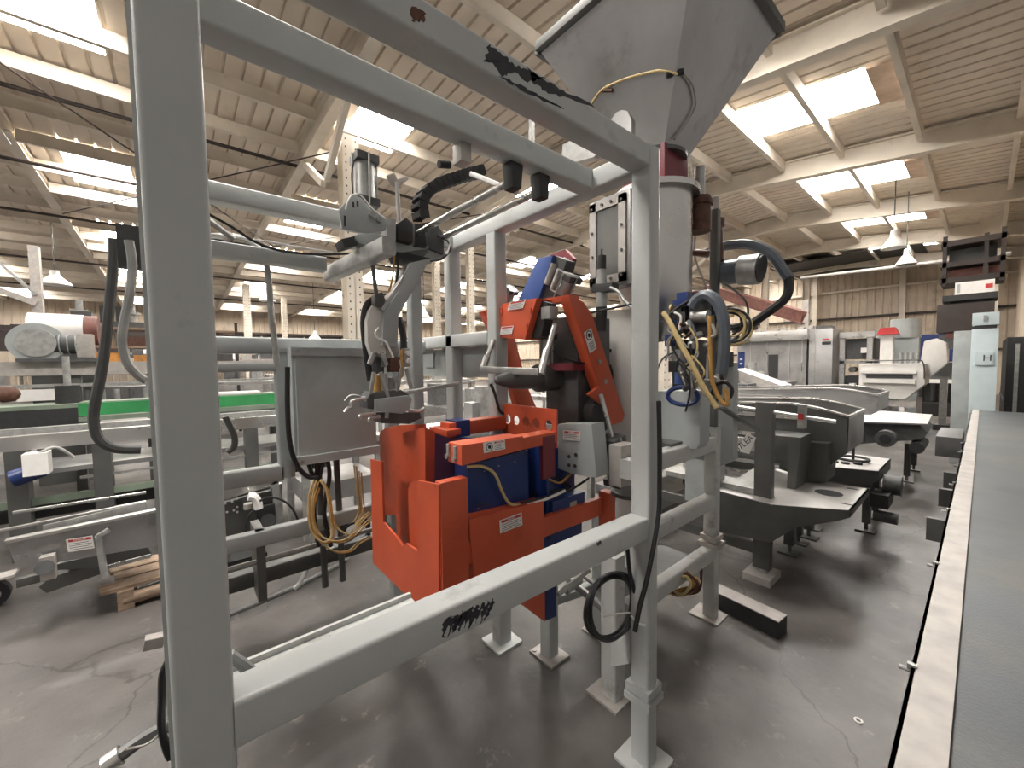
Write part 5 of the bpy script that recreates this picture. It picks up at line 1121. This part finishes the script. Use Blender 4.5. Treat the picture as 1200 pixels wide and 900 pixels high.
P_(MB().tube([at(a,b,X=-.79) for a,b in ((707,722),(725,719),(738,718))], .003, sub=1).tube([at(a,b,X=-.78) for a,b in ((740,722),(748,731),(756,733))], .004, sub=2), 'cable_tie', 'label', cc, kind='stuff')
rc = thing('brown_cable_heap', (-1.2,2.2,.45), 'heap of brown and cream cables lying on the lower stand rails', 'cable')
rnd = random.Random(9)
for i in range(6):
    P_(hose([at(800+rnd.uniform(12,26)*math.cos(k*PI/4+i)-2*i, 683+rnd.uniform(6,16)*math.sin(k*PI/4+i), Y=2.2-.03*i) for k in range(8)], .008, closed=True, sub=4), 'cable_loop', ['amber','brown','yellow'][i % 3], rc)
for i in range(2): P_(hose([at(a,b,Y=2.3) for a,b in ((790,675+i*8),(805,668+i*6),(818,662),(822,672),(818,690+i*3),(800,696))], .008), 'cable_run', 'brown', rc)
P_(MB().box(-1.35,-1.10,1.7,2.42,.36,.385), 'cable_tray', 'dkgrey', rc)
bm_ = thing('floor_beam', (-.8, 2.55, 0), 'short black steel beam lying on the floor at the foot of the stand', 'beam')
a, c = V(-1.12,2.62,0), V(-.72,2.62,0)
P_(MB().prism([(-1.14,2.62,0),(-.71,2.57,0),(-.70,2.68,0),(-1.14,2.73,0)], V(0,0,.10)), 'body', 'blackm', bm_); P_(MB().prism([(-1.14,2.62,.10),(-.71,2.57,.10),(-.70,2.68,.10),(-1.14,2.73,.10)], V(0,0,.006)), 'pale_top', 'tanedge', bm_)  # black body with a thin paler layer on top
ws = at(1006,845,Z=0); MB().tube([V(ws.x+.013*math.cos(k*PI/6), ws.y+.013*math.sin(k*PI/6), .003) for k in range(12)], .004, closed=True, sub=1, n=6).build('steel_washer', M['label'], label='small bright washer lying alone on the floor, lower right', cat='washer')
wh = thing('caster_wheel', (-4.3,-1.05,0), 'black caster wheel cut by the left edge of the picture on the floor', 'wheel')
P_(MB().cyl((-4.3,-1.02,.09),(-4.25,-1.02,.09),.09,n=24), 'tyre', 'black', wh); P_(MB().cyl((-4.25,-1.02,.09),(-4.24,-1.02,.09),.05,n=16), 'hub', 'galv', wh); P_(MB().prism([(-4.32,-1.3,.17),(-4.2,-1.3,.17),(-4.2,-.9,.20),(-4.32,-.9,.20)], V(0,0,.015)), 'fork_plate', 'tanedge', wh)
pipe2 = at(65,710,Z=0)
tl = thing('hopper_support', (-1.4,2.4,0), 'slim pale strut rising behind the top rail beside the hopper', 'strut')
P_(MB().beam(at(623,135,Y=2.6), at(623,172,Y=2.6), .05, .03, r=.002), 'strut', 'galv', tl)
P_(pY(MB(), [(659,170),(674,162),(681,172),(700,178),(696,184),(672,190),(659,184)], 1.75, .04), 'bracket', 'galv', tl)
P_(pY(MB(), [(717,139),(722,132),(728,129),(735,130),(740,140),(740,160),(717,146)], 1.62, .03), 'lifting_lug', 'stain', Hp)
